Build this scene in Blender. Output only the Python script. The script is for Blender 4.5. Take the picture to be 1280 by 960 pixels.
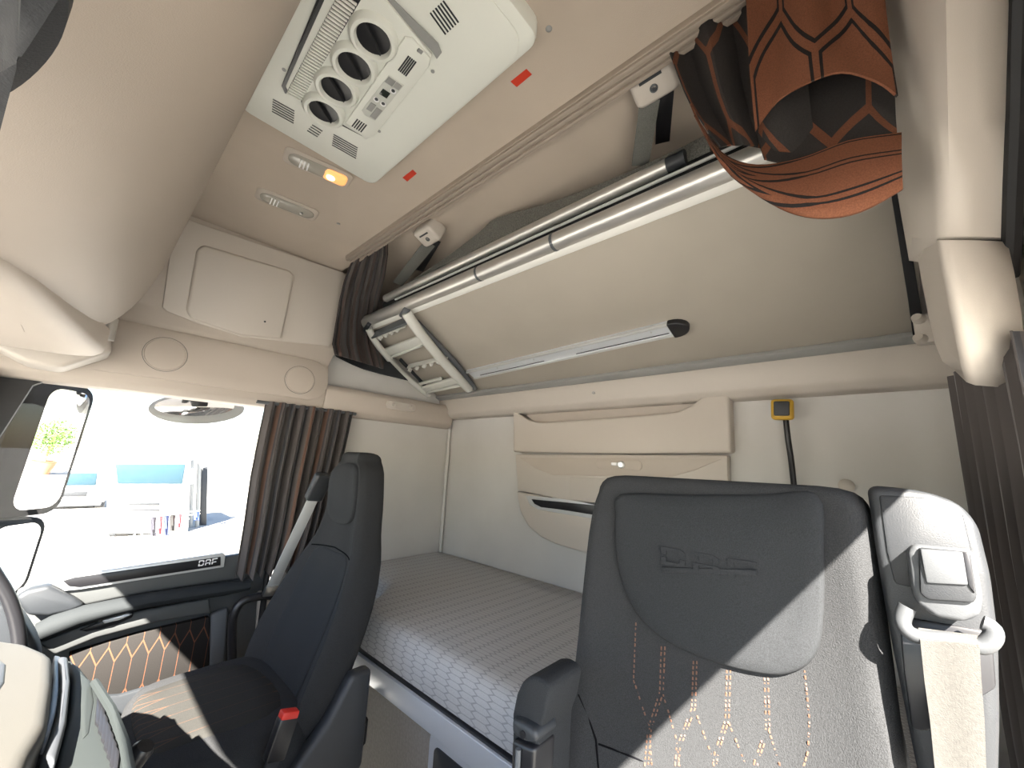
import bpy, bmesh, math, random
from mathutils import Vector as V, Matrix
random.seed(7)
S = bpy.context.scene
COL = S.collection
for o in list(bpy.data.objects): bpy.data.objects.remove(o)
# ------------------------------------------------------------------ camera
# world: x = towards the rear of the cab, y = towards the passenger door, z = up, cab floor z = 0
CZ = 1.40
F = 490.0
RW = Matrix(((0.6695879, -0.17635451, 0.7214923), (-0.74150257, -0.10283612, 0.66302237), (0.04273151, 0.97894015, 0.19962515)))
cam_d = bpy.data.cameras.new('camera'); cam = bpy.data.objects.new('camera', cam_d); COL.objects.link(cam)
cam_d.sensor_width = 36; cam_d.lens = F / 1280 * 36; cam_d.clip_start = 0.01; cam_d.clip_end = 500
_r = RW @ V((1, 0, 0)); _u = RW @ V((0, 1, 0)); _f = RW @ V((0, 0, 1))
cam.matrix_world = Matrix(((_r.x, _u.x, -_f.x, 0), (_r.y, _u.y, -_f.y, 0), (_r.z, _u.z, -_f.z, CZ), (0, 0, 0, 1)))
S.camera = cam
# ------------------------------------------------------------------ world, sun, exposure
SUN = V((1.0, 1.0, -1.21)).normalized()
W = bpy.data.worlds.new('world'); S.world = W; W.use_nodes = True
nt = W.node_tree; nt.nodes.clear()
sk = nt.nodes.new('ShaderNodeTexSky'); sk.sky_type = 'NISHITA'; sk.sun_disc = False
sk.sun_elevation = math.asin(-SUN.z); sk.sun_rotation = math.atan2(-SUN.x, -SUN.y)
sk.air_density = 1.0; sk.dust_density = 1.0; sk.ozone_density = 0.7
bg = nt.nodes.new('ShaderNodeBackground'); bg.inputs[1].default_value = 0.095
wo = nt.nodes.new('ShaderNodeOutputWorld')
nt.links.new(sk.outputs[0], bg.inputs[0]); nt.links.new(bg.outputs[0], wo.inputs[0])
sd = bpy.data.lights.new('sun', 'SUN'); sd.energy = 12.0; sd.angle = 0.0093; sd.color = (1, 0.93, 0.83)
so = bpy.data.objects.new('sun', sd); COL.objects.link(so); so.rotation_euler = SUN.to_track_quat('-Z', 'Y').to_euler(); so.location = (-6, -6, 9)
S.view_settings.view_transform = 'Standard'; S.view_settings.look = 'None'
S.view_settings.gamma = 1; S.view_settings.use_curve_mapping = False
S.view_settings.exposure = 2.68

# ------------------------------------------------------------------ helpers
def ray(px, py): return RW @ V(((px - 640) / F, -(py - 480) / F, 1.0))
CP = V((0, 0, CZ))
def P(px, py, ax, val):
    d = ray(px, py); i = 'xyz'.index(ax); return CP + d * ((val - CP[i]) / d[i])
def PP(px, py, pt, n):
    d = ray(px, py); return CP + d * ((V(pt) - CP).dot(n) / d.dot(n))

def mat(name, col, rough=0.6, metal=0.0, noise=0.0, nscale=40, bump=0.0, bscale=300, sheen=0.0, spec=0.5, emit=None, estr=0):
    m = bpy.data.materials.new(name); m.use_nodes = True; t = m.node_tree; b = t.nodes['Principled BSDF']
    b.inputs['Base Color'].default_value = (*col, 1); b.inputs['Roughness'].default_value = rough
    b.inputs['Metallic'].default_value = metal; b.inputs['Specular IOR Level'].default_value = spec
    if sheen: b.inputs['Sheen Weight'].default_value = sheen; b.inputs['Sheen Roughness'].default_value = 0.4
    if emit: b.inputs['Emission Color'].default_value = (*emit, 1); b.inputs['Emission Strength'].default_value = estr
    tc = t.nodes.new('ShaderNodeTexCoord')
    if noise:
        n = t.nodes.new('ShaderNodeTexNoise'); n.inputs['Scale'].default_value = nscale; n.inputs['Detail'].default_value = 4
        t.links.new(tc.outputs['Object'], n.inputs['Vector'])
        mp = t.nodes.new('ShaderNodeMapRange'); mp.inputs[1].default_value = .3; mp.inputs[2].default_value = .7
        mp.inputs[3].default_value = 1 - noise; mp.inputs[4].default_value = 1 + noise
        t.links.new(n.outputs[0], mp.inputs[0])
        mx = t.nodes.new('ShaderNodeVectorMath'); mx.operation = 'SCALE'; mx.inputs[0].default_value = col
        t.links.new(mp.outputs[0], mx.inputs['Scale']); t.links.new(mx.outputs[0], b.inputs['Base Color'])
    if bump:
        n2 = t.nodes.new('ShaderNodeTexNoise'); n2.inputs['Scale'].default_value = bscale; n2.inputs['Detail'].default_value = 3
        t.links.new(tc.outputs['Object'], n2.inputs['Vector'])
        bp = t.nodes.new('ShaderNodeBump'); bp.inputs['Strength'].default_value = bump; bp.inputs['Distance'].default_value = .002
        t.links.new(n2.outputs[0], bp.inputs['Height']); t.links.new(bp.outputs[0], b.inputs['Normal'])
    return m

def hexmat(name, base, line, su, sv, widths, src='UV', swap=False, rough=.85, bump=0.0, stripes=None, noise=.15):
    """stretched honeycomb: lines where the hex edge value lies in any of `widths` ranges."""
    m = mat(name, base, rough, spec=.2); t = m.node_tree; b = t.nodes['Principled BSDF']
    N = t.nodes.new; L = t.links.new
    tc = N('ShaderNodeTexCoord'); sc = N('ShaderNodeVectorMath'); sc.operation = 'MULTIPLY'
    sc.inputs[1].default_value = (su, sv, 0)
    if src == 'BED':     # runs over the mattress edge: x - z, y
        sx = N('ShaderNodeSeparateXYZ'); cx = N('ShaderNodeCombineXYZ'); L(tc.outputs['Object'], sx.inputs[0]); sb_ = N('ShaderNodeMath'); sb_.operation = 'ADD'
        L(sx.outputs[0], sb_.inputs[0]); L(sx.outputs[2], sb_.inputs[1]); L(sb_.outputs[0], cx.inputs[0]); L(sx.outputs[1], cx.inputs[1]); L(cx.outputs[0], sc.inputs[0])
    elif swap:
        sx = N('ShaderNodeSeparateXYZ'); cx = N('ShaderNodeCombineXYZ'); L(tc.outputs[src], sx.inputs[0])
        L(sx.outputs[1], cx.inputs[0]); L(sx.outputs[0], cx.inputs[1]); L(cx.outputs[0], sc.inputs[0])
    else: L(tc.outputs[src], sc.inputs[0])
    HX = (1.0, 1.7320508, 1.0)
    def cell(off):
        a = N('ShaderNodeVectorMath'); a.operation = 'SUBTRACT'; a.inputs[1].default_value = off; L(sc.outputs[0], a.inputs[0])
        w = N('ShaderNodeVectorMath'); w.operation = 'WRAP'; L(a.outputs[0], w.inputs[0])
        w.inputs[1].default_value = (.5, .8660254, .5); w.inputs[2].default_value = (-.5, -.8660254, -.5)
        ln = N('ShaderNodeVectorMath'); ln.operation = 'LENGTH'; L(w.outputs[0], ln.inputs[0]); return w, ln
    a, la = cell((0, 0, 0)); c, lc = cell((.5, .8660254, 0))
    lt = N('ShaderNodeMath'); lt.operation = 'LESS_THAN'; L(la.outputs['Value'], lt.inputs[0]); L(lc.outputs['Value'], lt.inputs[1])
    mx = N('ShaderNodeMix'); mx.data_type = 'VECTOR'; L(lt.outputs[0], mx.inputs[0]); L(c.outputs[0], mx.inputs[4]); L(a.outputs[0], mx.inputs[5])
    ab = N('ShaderNodeVectorMath'); ab.operation = 'ABSOLUTE'; L(mx.outputs[1], ab.inputs[0])
    dt = N('ShaderNodeVectorMath'); dt.operation = 'DOT_PRODUCT'; L(ab.outputs[0], dt.inputs[0]); dt.inputs[1].default_value = (.5, .8660254, 0)
    s2 = N('ShaderNodeSeparateXYZ'); L(ab.outputs[0], s2.inputs[0])
    e = N('ShaderNodeMath'); e.operation = 'MAXIMUM'; L(dt.outputs['Value'], e.inputs[0]); L(s2.outputs[0], e.inputs[1])
    tot = None
    for lo, hi in widths:
        g = N('ShaderNodeMath'); g.operation = 'GREATER_THAN'; L(e.outputs[0], g.inputs[0]); g.inputs[1].default_value = lo
        h = N('ShaderNodeMath'); h.operation = 'LESS_THAN'; L(e.outputs[0], h.inputs[0]); h.inputs[1].default_value = hi
        p = N('ShaderNodeMath'); p.operation = 'MULTIPLY'; L(g.outputs[0], p.inputs[0]); L(h.outputs[0], p.inputs[1])
        if tot is None: tot = p
        else:
            q = N('ShaderNodeMath'); q.operation = 'MAXIMUM'; L(tot.outputs[0], q.inputs[0]); L(p.outputs[0], q.inputs[1]); tot = q
    cm = N('ShaderNodeMix'); cm.data_type = 'RGBA'; L(tot.outputs[0], cm.inputs[0])
    cm.inputs[6].default_value = (*base, 1); cm.inputs[7].default_value = (*line, 1)
    n = N('ShaderNodeTexNoise'); n.inputs['Scale'].default_value = 500; L(tc.outputs['Object'], n.inputs[0])
    mp = N('ShaderNodeMapRange'); mp.inputs[1].default_value = .3; mp.inputs[2].default_value = .7; mp.inputs[3].default_value = 1 - noise; mp.inputs[4].default_value = 1 + noise
    L(n.outputs[0], mp.inputs[0])
    vs = N('ShaderNodeVectorMath'); vs.operation = 'SCALE'; L(cm.outputs[2], vs.inputs[0]); L(mp.outputs[0], vs.inputs['Scale'])
    L(vs.outputs[0], b.inputs['Base Color'])
    if bump:
        iv = N('ShaderNodeMath'); iv.operation = 'SUBTRACT'; iv.inputs[0].default_value = 1; L(tot.outputs[0], iv.inputs[1])
        bp = N('ShaderNodeBump'); bp.inputs['Strength'].default_value = bump; bp.inputs['Distance'].default_value = .004
        L(iv.outputs[0], bp.inputs['Height']); L(bp.outputs[0], b.inputs['Normal'])
    return m

def stripemat(name, cols, scale, rough=.85):
    """vertical woven stripes that follow the u coordinate of the cloth."""
    m = mat(name, cols[0], rough, sheen=.2); t = m.node_tree; b = t.nodes['Principled BSDF']; N = t.nodes.new; L = t.links.new
    tc = N('ShaderNodeTexCoord'); s = N('ShaderNodeSeparateXYZ'); L(tc.outputs['UV'], s.inputs[0])
    mu = N('ShaderNodeMath'); mu.operation = 'MULTIPLY'; mu.inputs[1].default_value = scale; L(s.outputs[0], mu.inputs[0])
    fr = N('ShaderNodeMath'); fr.operation = 'FRACT'; L(mu.outputs[0], fr.inputs[0])
    cr = N('ShaderNodeValToRGB'); cr.color_ramp.interpolation = 'CONSTANT'; L(fr.outputs[0], cr.inputs[0])
    el = cr.color_ramp.elements; el[0].position = 0; el[0].color = (*cols[0], 1); el[1].position = .35; el[1].color = (*cols[1], 1)
    for pos, c in ((.45, cols[0]), (.62, cols[2]), (.8, cols[1]), (.86, cols[0])):
        x = el.new(pos); x.color = (*c, 1)
    L(cr.outputs[0], b.inputs['Base Color']); return m

def glassmat(name, tint=(1, 1, 1), refl=.018):
    m = bpy.data.materials.new(name); m.use_nodes = True; t = m.node_tree; t.nodes.clear()
    o = t.nodes.new('ShaderNodeOutputMaterial'); tr = t.nodes.new('ShaderNodeBsdfTransparent'); tr.inputs[0].default_value = (*tint, 1)
    g = t.nodes.new('ShaderNodeBsdfGlossy'); g.inputs['Roughness'].default_value = 0
    x = t.nodes.new('ShaderNodeMixShader'); x.inputs[0].default_value = refl
    t.links.new(tr.outputs[0], x.inputs[1]); t.links.new(g.outputs[0], x.inputs[2]); t.links.new(x.outputs[0], o.inputs[0]); return m

ORG = {}
def tag(o, label=None, cat=None, group=None, kind=None):
    if label: o['label'] = label
    if cat: o['category'] = cat
    if group: o['group'] = group
    if kind: o['kind'] = kind
    return o
def thing(name, loc, label, cat, group=None):
    o = bpy.data.objects.new(name, None); COL.objects.link(o); o.location = loc; o.empty_display_size = .05
    ORG[o.name] = V(loc); return tag(o, label, cat, group)

class MB:
    def __init__(s): s.v = []; s.f = []; s.uv = {}
    def add(s, vs, fs, uvs=None):
        b = len(s.v); s.v += [V(x) for x in vs]
        for i, f in enumerate(fs): s.f.append(tuple(b + k for k in f))
        if uvs:
            for i, u in enumerate(uvs): s.uv[b + i] = u
        return s
    def bm(s, bm):
        bm.verts.ensure_lookup_table(); bm.verts.index_update()
        return s.add([v.co.copy() for v in bm.verts], [[v.index for v in f.verts] for f in bm.faces])
    def prism(s, pts, ext, bev=0.0, seg=2):
        bm = bmesh.new(); ext = V(ext); n = len(pts)
        a = [bm.verts.new(V(p)) for p in pts]; b = [bm.verts.new(V(p) + ext) for p in pts]
        bm.faces.new(a); bm.faces.new(b[::-1])
        for i in range(n): bm.faces.new((a[i], b[i], b[(i + 1) % n], a[(i + 1) % n]))
        bmesh.ops.recalc_face_normals(bm, faces=bm.faces[:])
        if bev: bmesh.ops.bevel(bm, geom=bm.edges[:], offset=bev, segments=seg, profile=.5, affect='EDGES', clamp_overlap=True)
        s.bm(bm); bm.free(); return s
    def box(s, p0, p1, bev=0.0, seg=2):
        x0, y0, z0 = p0; x1, y1, z1 = p1
        return s.prism([(x0, y0, z0), (x1, y0, z0), (x1, y1, z0), (x0, y1, z0)], (0, 0, z1 - z0), bev, seg)
    def obox(s, c, A, B, N, size, bev=0.0, seg=2):
        c = V(c); A = V(A).normalized() * size[0] / 2; B = V(B).normalized() * size[1] / 2; N = V(N).normalized() * size[2]
        c = c - N / 2
        return s.prism([c - A - B, c + A - B, c + A + B, c - A + B], N, bev, seg)
    def tube(s, pts, r, n=10, cap=True, flat=None, closed=False):
        pts = [V(p) for p in pts]; m = len(pts); rs = r if isinstance(r, (list, tuple)) else [r] * m
        tg = []
        for i in range(m):
            a = pts[(i - 1) % m] if (closed or i > 0) else pts[i]; b = pts[(i + 1) % m] if (closed or i < m - 1) else pts[i]
            tg.append((b - a).normalized())
        up = V((0, 0, 1)) if abs(tg[0].z) < .9 else V((1, 0, 0))
        x = (up - tg[0] * up.dot(tg[0])).normalized(); vs = []
        for i in range(m):
            x = (x - tg[i] * x.dot(tg[i])).normalized(); y = tg[i].cross(x)
            for k in range(n):
                a = 2 * math.pi * k / n; fx = flat if flat else 1
                vs.append(pts[i] + x * (rs[i] * math.cos(a) * fx) + y * (rs[i] * math.sin(a)))
        fs = []
        for i in range(m if closed else m - 1):
            j = (i + 1) % m
            for k in range(n): fs.append((i * n + k, i * n + (k + 1) % n, j * n + (k + 1) % n, j * n + k))
        if cap and not closed: fs += [tuple(range(n))[::-1], tuple((m - 1) * n + k for k in range(n))]
        return s.add(vs, fs)
    def loft(s, rings, cap=True, closed=True):
        n = len(rings[0]); m = len(rings); vs = [V(p) for r in rings for p in r]; fs = []
        for i in range(m - 1):
            for k in range(n if closed else n - 1): fs.append((i * n + k, i * n + (k + 1) % n, (i + 1) * n + (k + 1) % n, (i + 1) * n + k))
        if cap: fs += [tuple(range(n))[::-1], tuple((m - 1) * n + k for k in range(n))]
        return s.add(vs, fs)
    def grid(s, rows, thick=0.0):
        """rows of 3-D points -> sheet (with uv); thick > 0 makes a closed slab."""
        m = len(rows); n = len(rows[0]); vs = [V(p) for r in rows for p in r]
        lu = [0.0] * n
        for k in range(1, n): lu[k] = lu[k - 1] + sum((V(rows[i][k]) - V(rows[i][k - 1])).length for i in range(m)) / m
        lv = [0.0] * m
        for i in range(1, m): lv[i] = lv[i - 1] + sum((V(rows[i][k]) - V(rows[i - 1][k])).length for k in range(n)) / n
        uv = [(lu[k], lv[i]) for i in range(m) for k in range(n)]
        fs = [(i * n + k, i * n + k + 1, (i + 1) * n + k + 1, (i + 1) * n + k) for i in range(m - 1) for k in range(n - 1)]
        if not thick: return s.add(vs, fs, uv)
        nr = []
        for i in range(m):
            for k in range(n):
                a = V(rows[i][min(k + 1, n - 1)]) - V(rows[i][max(k - 1, 0)]); b = V(rows[min(i + 1, m - 1)][k]) - V(rows[max(i - 1, 0)][k])
                nr.append(a.cross(b).normalized())
        N = m * n; vs2 = vs + [v - nn * thick for v, nn in zip(vs, nr)]
        fs2 = fs + [tuple(N + q for q in f[::-1]) for f in fs]
        bd = [k for k in range(n)] + [i * n + n - 1 for i in range(1, m)] + [(m - 1) * n + k for k in range(n - 2, -1, -1)] + [i * n for i in range(m - 2, 0, -1)]
        for i in range(len(bd)): a, b = bd[i], bd[(i + 1) % len(bd)]; fs2.append((b, a, N + a, N + b))
        return s.add(vs2, fs2, uv + uv)
    def pillow(s, out, prof, dome=0.0, nr=4, back=True, O=(0, 0, 0), A=(1, 0, 0), B=(0, 1, 0), N=(0, 0, 1)):
        """outline (a,b) in frame O,A,B,N; prof = [(inset, height)...] outside to inside; domed front."""
        O, A, B, N = V(O), V(A), V(B), V(N); n = len(out)
        ar = sum(out[i][0] * out[(i + 1) % n][1] - out[(i + 1) % n][0] * out[i][1] for i in range(n))
        if ar < 0: out = out[::-1]
        cx = sum(p[0] for p in out) / n; cy = sum(p[1] for p in out) / n
        def inset(d):
            r = []
            for i in range(n):
                a = out[i - 1]; c = out[(i + 1) % n]; tx, ty = c[0] - a[0], c[1] - a[1]; l = math.hypot(tx, ty) or 1
                r.append((out[i][0] - ty / l * d, out[i][1] + tx / l * d))
            return r
        rings = []
        for d, h in prof: rings.append([O + A * p[0] + B * p[1] + N * h for p in inset(d)])
        last = inset(prof[-1][0]); h0 = prof[-1][1]
        for k in range(1, nr + 1):
            q = 1 - k / (nr + .35); hh = h0 + dome * (1 - q * q)
            rings.append([O + A * (cx + (p[0] - cx) * q) + B * (cy + (p[1] - cy) * q) + N * hh for p in last])
        m = len(rings); vs = [p for r in rings for p in r]; fs = []
        for i in range(m - 1):
            for k in range(n): fs.append((i * n + k, i * n + (k + 1) % n, (i + 1) * n + (k + 1) % n, (i + 1) * n + k))
        fs.append(tuple((m - 1) * n + k for k in range(n)))
        if back: fs.append(tuple(range(n))[::-1])
        return s.add(vs, fs)
    def lathe(s, c, axis, prof, n=24):
        c = V(c); ax = V(axis).normalized(); u = ax.orthogonal().normalized(); w = ax.cross(u); rings = []
        for r, h in prof: rings.append([c + ax * h + (u * math.cos(2 * math.pi * k / n) + w * math.sin(2 * math.pi * k / n)) * max(r, 1e-5) for k in range(n)])
        return s.loft(rings)
    def build(s, name, m, parent=None, smooth=True, label=None, cat=None, group=None, kind=None, ang=38):
        if parent is None:
            lo = V((min(v.x for v in s.v), min(v.y for v in s.v), min(v.z for v in s.v))); hi = V((max(v.x for v in s.v), max(v.y for v in s.v), 0))
            og = V(((lo.x + hi.x) / 2, (lo.y + hi.y) / 2, lo.z))
        else: og = ORG[parent.name]
        me = bpy.data.meshes.new(name); me.from_pydata([v - og for v in s.v], [], s.f); me.update()
        bm = bmesh.new(); bm.from_mesh(me); bmesh.ops.recalc_face_normals(bm, faces=bm.faces[:]); bm.to_mesh(me); bm.free()
        if s.uv:
            ul = me.uv_layers.new(name='UVMap')
            for l in me.loops: ul.data[l.index].uv = s.uv.get(l.vertex_index, (0, 0))
        if smooth:
            for p in me.polygons: p.use_smooth = True
            me.set_sharp_from_angle(angle=math.radians(ang))
        for mm in (m if isinstance(m, (list, tuple)) else [m]): me.materials.append(mm)
        o = bpy.data.objects.new(name, me); COL.objects.link(o); ORG[o.name] = og
        if parent is None: o.location = og
        else: o.parent = parent
        return tag(o, label, cat, group, kind)

def smooth_closed(pts, k=4):
    n = len(pts); r = []
    for i in range(n):
        p0, p1, p2, p3 = pts[i - 1], pts[i], pts[(i + 1) % n], pts[(i + 2) % n]
        for j in range(k):
            t = j / k
            r.append(tuple(.5 * ((2 * b) + (c - a) * t + (2 * a - 5 * b + 4 * c - d) * t * t + (-a + 3 * b - 3 * c + d) * t ** 3) for a, b, c, d in zip(p0, p1, p2, p3)))
    return r
def smooth_open(pts, k=4):
    n = len(pts); r = []
    for i in range(n - 1):
        p0, p1, p2, p3 = pts[max(i - 1, 0)], pts[i], pts[i + 1], pts[min(i + 2, n - 1)]
        for j in range(k):
            t = j / k
            r.append(V([.5 * ((2 * b) + (c - a) * t + (2 * a - 5 * b + 4 * c - d) * t * t + (-a + 3 * b - 3 * c + d) * t ** 3) for a, b, c, d in zip(p0, p1, p2, p3)]))
    r.append(V(pts[-1])); return r
def rrect(a0, a1, b0, b1, r, k=5):
    o = []
    for cx, cy, s in ((a1 - r, b1 - r, 0), (a0 + r, b1 - r, 1), (a0 + r, b0 + r, 2), (a1 - r, b0 + r, 3)):
        for j in range(k + 1):
            an = (s + j / k) * math.pi / 2; o.append((cx + r * math.cos(an), cy + r * math.sin(an)))
    return o
def lin(tab, x):
    if x <= tab[0][0]: return tab[0][1]
    for (a, b), (c, d) in zip(tab, tab[1:]):
        if x <= c: return b + (d - b) * (x - a) / (c - a)
    return tab[-1][1]
def sm(tab, x):      # smooth interpolation of a table
    n = len(tab)
    if x <= tab[0][0]: return tab[0][1]
    for i in range(n - 1):
        if x <= tab[i + 1][0]:
            x0, y0 = tab[i]; x1, y1 = tab[i + 1]; t = (x - x0) / (x1 - x0)
            m0 = (y1 - tab[i - 1][1]) / (x1 - tab[i - 1][0]) if i > 0 else (y1 - y0) / (x1 - x0)
            m1 = (tab[i + 2][1] - y0) / (tab[i + 2][0] - x0) if i < n - 2 else (y1 - y0) / (x1 - x0)
            h = x1 - x0
            return (2 * t ** 3 - 3 * t * t + 1) * y0 + (t ** 3 - 2 * t * t + t) * h * m0 + (-2 * t ** 3 + 3 * t * t) * y1 + (t ** 3 - t * t) * h * m1
    return tab[-1][1]
def pixplate(pix, ax, val, ext, bev=.003, seg=2): # polygon seen in the photograph, set on a real plane with real thickness
    return MB().prism([P(x, y, ax, val) for x, y in pix], ext, bev, seg)
def circle(c, r, n=24): return [(c[0] + r * math.cos(2 * math.pi * k / n), c[1] + r * math.sin(2 * math.pi * k / n)) for k in range(n)]

# ------------------------------------------------------------------ materials
M = {}
M['trim'] = mat('beige_trim', (.44, .385, .33), .55, noise=.04, nscale=3, bump=.15, bscale=900)
M['trim2'] = mat('pale_trim', (.48, .435, .385), .5, bump=.12, bscale=900)
M['ceil'] = mat('ceiling_fabric', (.43, .365, .300), .85, noise=.05, nscale=4, bump=.25, bscale=700)
M['wall'] = mat('wall_panel', (.51, .495, .47), .6, noise=.07, nscale=2.5, bump=.1, bscale=500)
M['ac'] = mat('ac_plastic', (.66, .67, .615), .42, bump=.05, bscale=900)
M['acgrey'] = mat('ac_grey', (.50, .51, .47), .5)
M['black'] = mat('black_plastic', (.012, .012, .014), .35)
M['blackm'] = mat('matt_black', (.011, .012, .014), .75, bump=.2, bscale=600)
M['dark'] = mat('dark_grey_plastic', (.022, .025, .029), .5, bump=.15, bscale=700)
M['mid'] = mat('mid_grey_plastic', (.085, .092, .10), .5, bump=.1, bscale=700)
M['doorgrey'] = mat('door_grey', (.066, .070, .071), .5, bump=.1, bscale=700)
M['ventbody'] = mat('dash_vent_body', (.022, .026, .026), .6, spec=.2)
M['doorarm'] = mat('door_armrest', (.024, .027, .029), .75, spec=.1, bump=.15, bscale=700)
M['dashtop'] = mat('dash_beige', (.058, .055, .048), .55, bump=.1, bscale=700)
M['grey'] = mat('grey_trim', (.27, .27, .26), .5, bump=.1, bscale=700)
M['alu'] = mat('brushed_aluminium', (.60, .585, .555), .36, .75, noise=.04, nscale=6)
M['alu2'] = mat('satin_silver_paint', (.60, .61, .61), .35, .35)
M['silver'] = mat('silver_paint', (.70, .73, .77), .35, .4)
M['chrome'] = mat('chrome', (.6, .6, .6), .3, 1)
M['ladder'] = mat('ladder_grey', (.60, .60, .56), .4, .15)
M['panel'] = mat('bunk_panel', (.37, .335, .285), .6, noise=.05, nscale=3, bump=.08, bscale=400)
M['fab'] = mat('charcoal_fabric', (.0235, .0245, .0262), .9, noise=.38, nscale=800, bump=.6, bscale=700, spec=.25)
M['fab2'] = mat('charcoal_smooth_fabric', (.0195, .0212, .0235), .88, noise=.3, nscale=700, bump=.3, bscale=1000, spec=.25)
M['tower'] = mat('tower_plastic', (.014, .0155, .018), .5, bump=.15, bscale=700)
M['cover'] = mat('tower_cover_plastic', (.045, .048, .052), .5, bump=.1, bscale=700)
M['seam'] = mat('seam_black', (.006, .006, .007), 1.0, spec=0)
M['console'] = mat('console_beige_dimmed', (.31, .262, .218), .6, noise=.03, nscale=3, bump=.15, bscale=900)  # same beige trim plastic, darkened to stand in for dimmer light on the console
M['mirh'] = mat('mirror_housing', (.012, .013, .015), .6, spec=.08)
M['dashsilver'] = mat('dash_silver', (.045, .049, .055), .5, .1)
M['strap'] = mat('grey_webbing', (.10, .10, .09), .8, noise=.2, nscale=400)
M['belt'] = mat('belt_webbing', (.042, .040, .036), .7, noise=.15, nscale=300, bump=.3, bscale=900)
M['red'] = mat('red_plastic', (.55, .03, .02), .4)
M['redst'] = mat('red_sticker', (.50, .035, .012), .5)
M['orange'] = mat('orange_thread', (.12, .058, .036), .7)
M['white'] = mat('white_paint', (.8, .8, .8), .3)
M['glass'] = glassmat('window_glass')
M['mirror'] = mat('mirror_glass', (.9, .9, .9), .01, 1)
M['rubber'] = mat('rubber_seal', (.01, .01, .011), .6)
M['lens'] = mat('lamp_lens', (.33, .31, .27), .15, spec=.6)
M['amber'] = mat('lit_amber_lens', (.9, .45, .2), .3, emit=(1, .36, .10), estr=.16)
M['amberhot'] = mat('lit_bulb', (1, .8, .5), .3, emit=(1, .75, .42), estr=.9)
M['curt'] = hexmat('orange_curtain_cloth', (.155, .060, .032), (.014, .012, .012), 8.5, 3.4, ((.43, .465),), bump=.3)
M['swag'] = hexmat('orange_swag_cloth', (.155, .060, .032), (.014, .012, .012), 20, 2.2, ((.38, .44),), swap=True, bump=.3)
M['lining'] = hexmat('dark_curtain_cloth', (.030, .027, .026), (.13, .05, .028), 9, 3.6, ((.46, .5),), bump=.3)
M['doorcurt'] = stripemat('striped_curtain_cloth', ((.060, .052, .050), (.022, .022, .026), (.095, .052, .036)), 7)
M['smallcurt'] = stripemat('brown_curtain_cloth', ((.030, .019, .016), (.009, .008, .009), (.055, .024, .015)), 9)
M['railbrown'] = mat('rail_brown', (.30, .25, .205), .6)
M['stripwhite'] = mat('white_strip_plastic', (.72, .71, .67), .5)
M['matt'] = hexmat('mattress_cover', (.45, .447, .445), (.31, .307, .31), 58, 16, ((.44, .5),), src='BED', bump=.5, noise=.08)
M['doorfab'] = hexmat('stitched_door_fabric', (.018, .0165, .0155), (.13, .055, .03), 23, 6, ((.478, .5),), bump=.3)
M['seatfab'] = hexmat('stitched_cushion_fabric', (.027, .0265, .0245), (.065, .038, .026), 19, 2.6, ((.482, .5),), src='Object', swap=True, bump=.3)
M['floor'] = mat('rubber_floor', (.05, .05, .05), .8, noise=.2, nscale=30)
M['conc'] = mat('yard_concrete', (.29, .285, .265), .9, noise=.12, nscale=.6)
M['asph'] = mat('yard_asphalt', (.16, .16, .16), .9, noise=.15, nscale=3)
M['leaf'] = mat('leaf_green', (.10, .22, .03), .6, noise=.3, nscale=9)
M['pot'] = mat('terracotta', (.42, .17, .08), .8)
M['wind'] = mat('vehicle_glass', (.02, .05, .07), .5, spec=.1)
M['bldg'] = mat('far_facade', (.75, .73, .68), .9)
M['net'] = mat('grey_net', (.12, .118, .105), .9, noise=.5, nscale=260, bump=.8, bscale=260)
M['boxface'] = mat('bed_box_face', (.30, .28, .25), .8, noise=.12, nscale=120, bump=.3, bscale=300)
M['display'] = mat('dark_display', (.02, .025, .02), .2)

# ------------------------------------------------------------------ SETTING: cab shell
YR, YL = 2.02, -0.20
MB().box((-.7, YL, -.04), (1.66, 2.08, 0)).build('floor', M['floor'], kind='structure', label='dark rubber floor of the truck cab')
XRW = 1.62
MB().box((XRW, YL - .03, 0), (XRW + .04, 2.08, 2.5)).build('wall_rear', M['wall'], kind='structure', label='grey beige rear wall panel of the sleeping area')
wr = MB().box((.80, YR, 0), (XRW, YR + .05, 1.66)).build('wall_right', M['wall'], kind='structure', label='plain grey side wall at the passenger end of the bed')
MB().box((1.09, YR - .004, 1.21), (1.10, YR + .01, 1.225), .001).build('screw_cap', M['grey'], wr)
MB().tube([(1.605, 2.005, .86), (1.605, 2.005, 1.64)], .010, 8).build('corner_bead', M['wall'], wr)
# ceiling: flat front part, raised rear part behind the curtain rail
ce = MB()
prof = [(-.42, 2.24), (.66, 2.25), (.70, 2.252), (.706, 2.296), (1.1, 2.30), (1.62, 2.20), (1.66, 2.20)]
ce.prism([(x, YL - .02, z) for x, z in prof] + [(1.66, YL - .02, 2.52), (-.42, YL - .02, 2.52)], (0, 2.30, 0))
ceiling = ce.build('ceiling', M['ceil'], kind='structure', label='beige fabric ceiling of the truck cab', ang=20)
for px, py in ((686, 35), (423, 279)):
    c = P(px, py, 'z', 2.2505); MB().lathe(c, (0, 0, -1), [(.007, -.001), (.007, .002), (.004, .004), (.0, .004)], 12).build('ceiling_plug', M['grey'], ceiling)
# front bulkhead above the windscreen, header
MB().prism([(-.42, YL, 1.65), (-.36, YL, 1.60), (-.30, YL, 1.62), (-.30, YL, 1.75), (-.34, YL, 2.26), (-.46, YL, 2.26)], (0, 2.28, 0), .01).build('wall_front', M['trim'], kind='structure', label='beige bulkhead above the windscreen')
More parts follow.
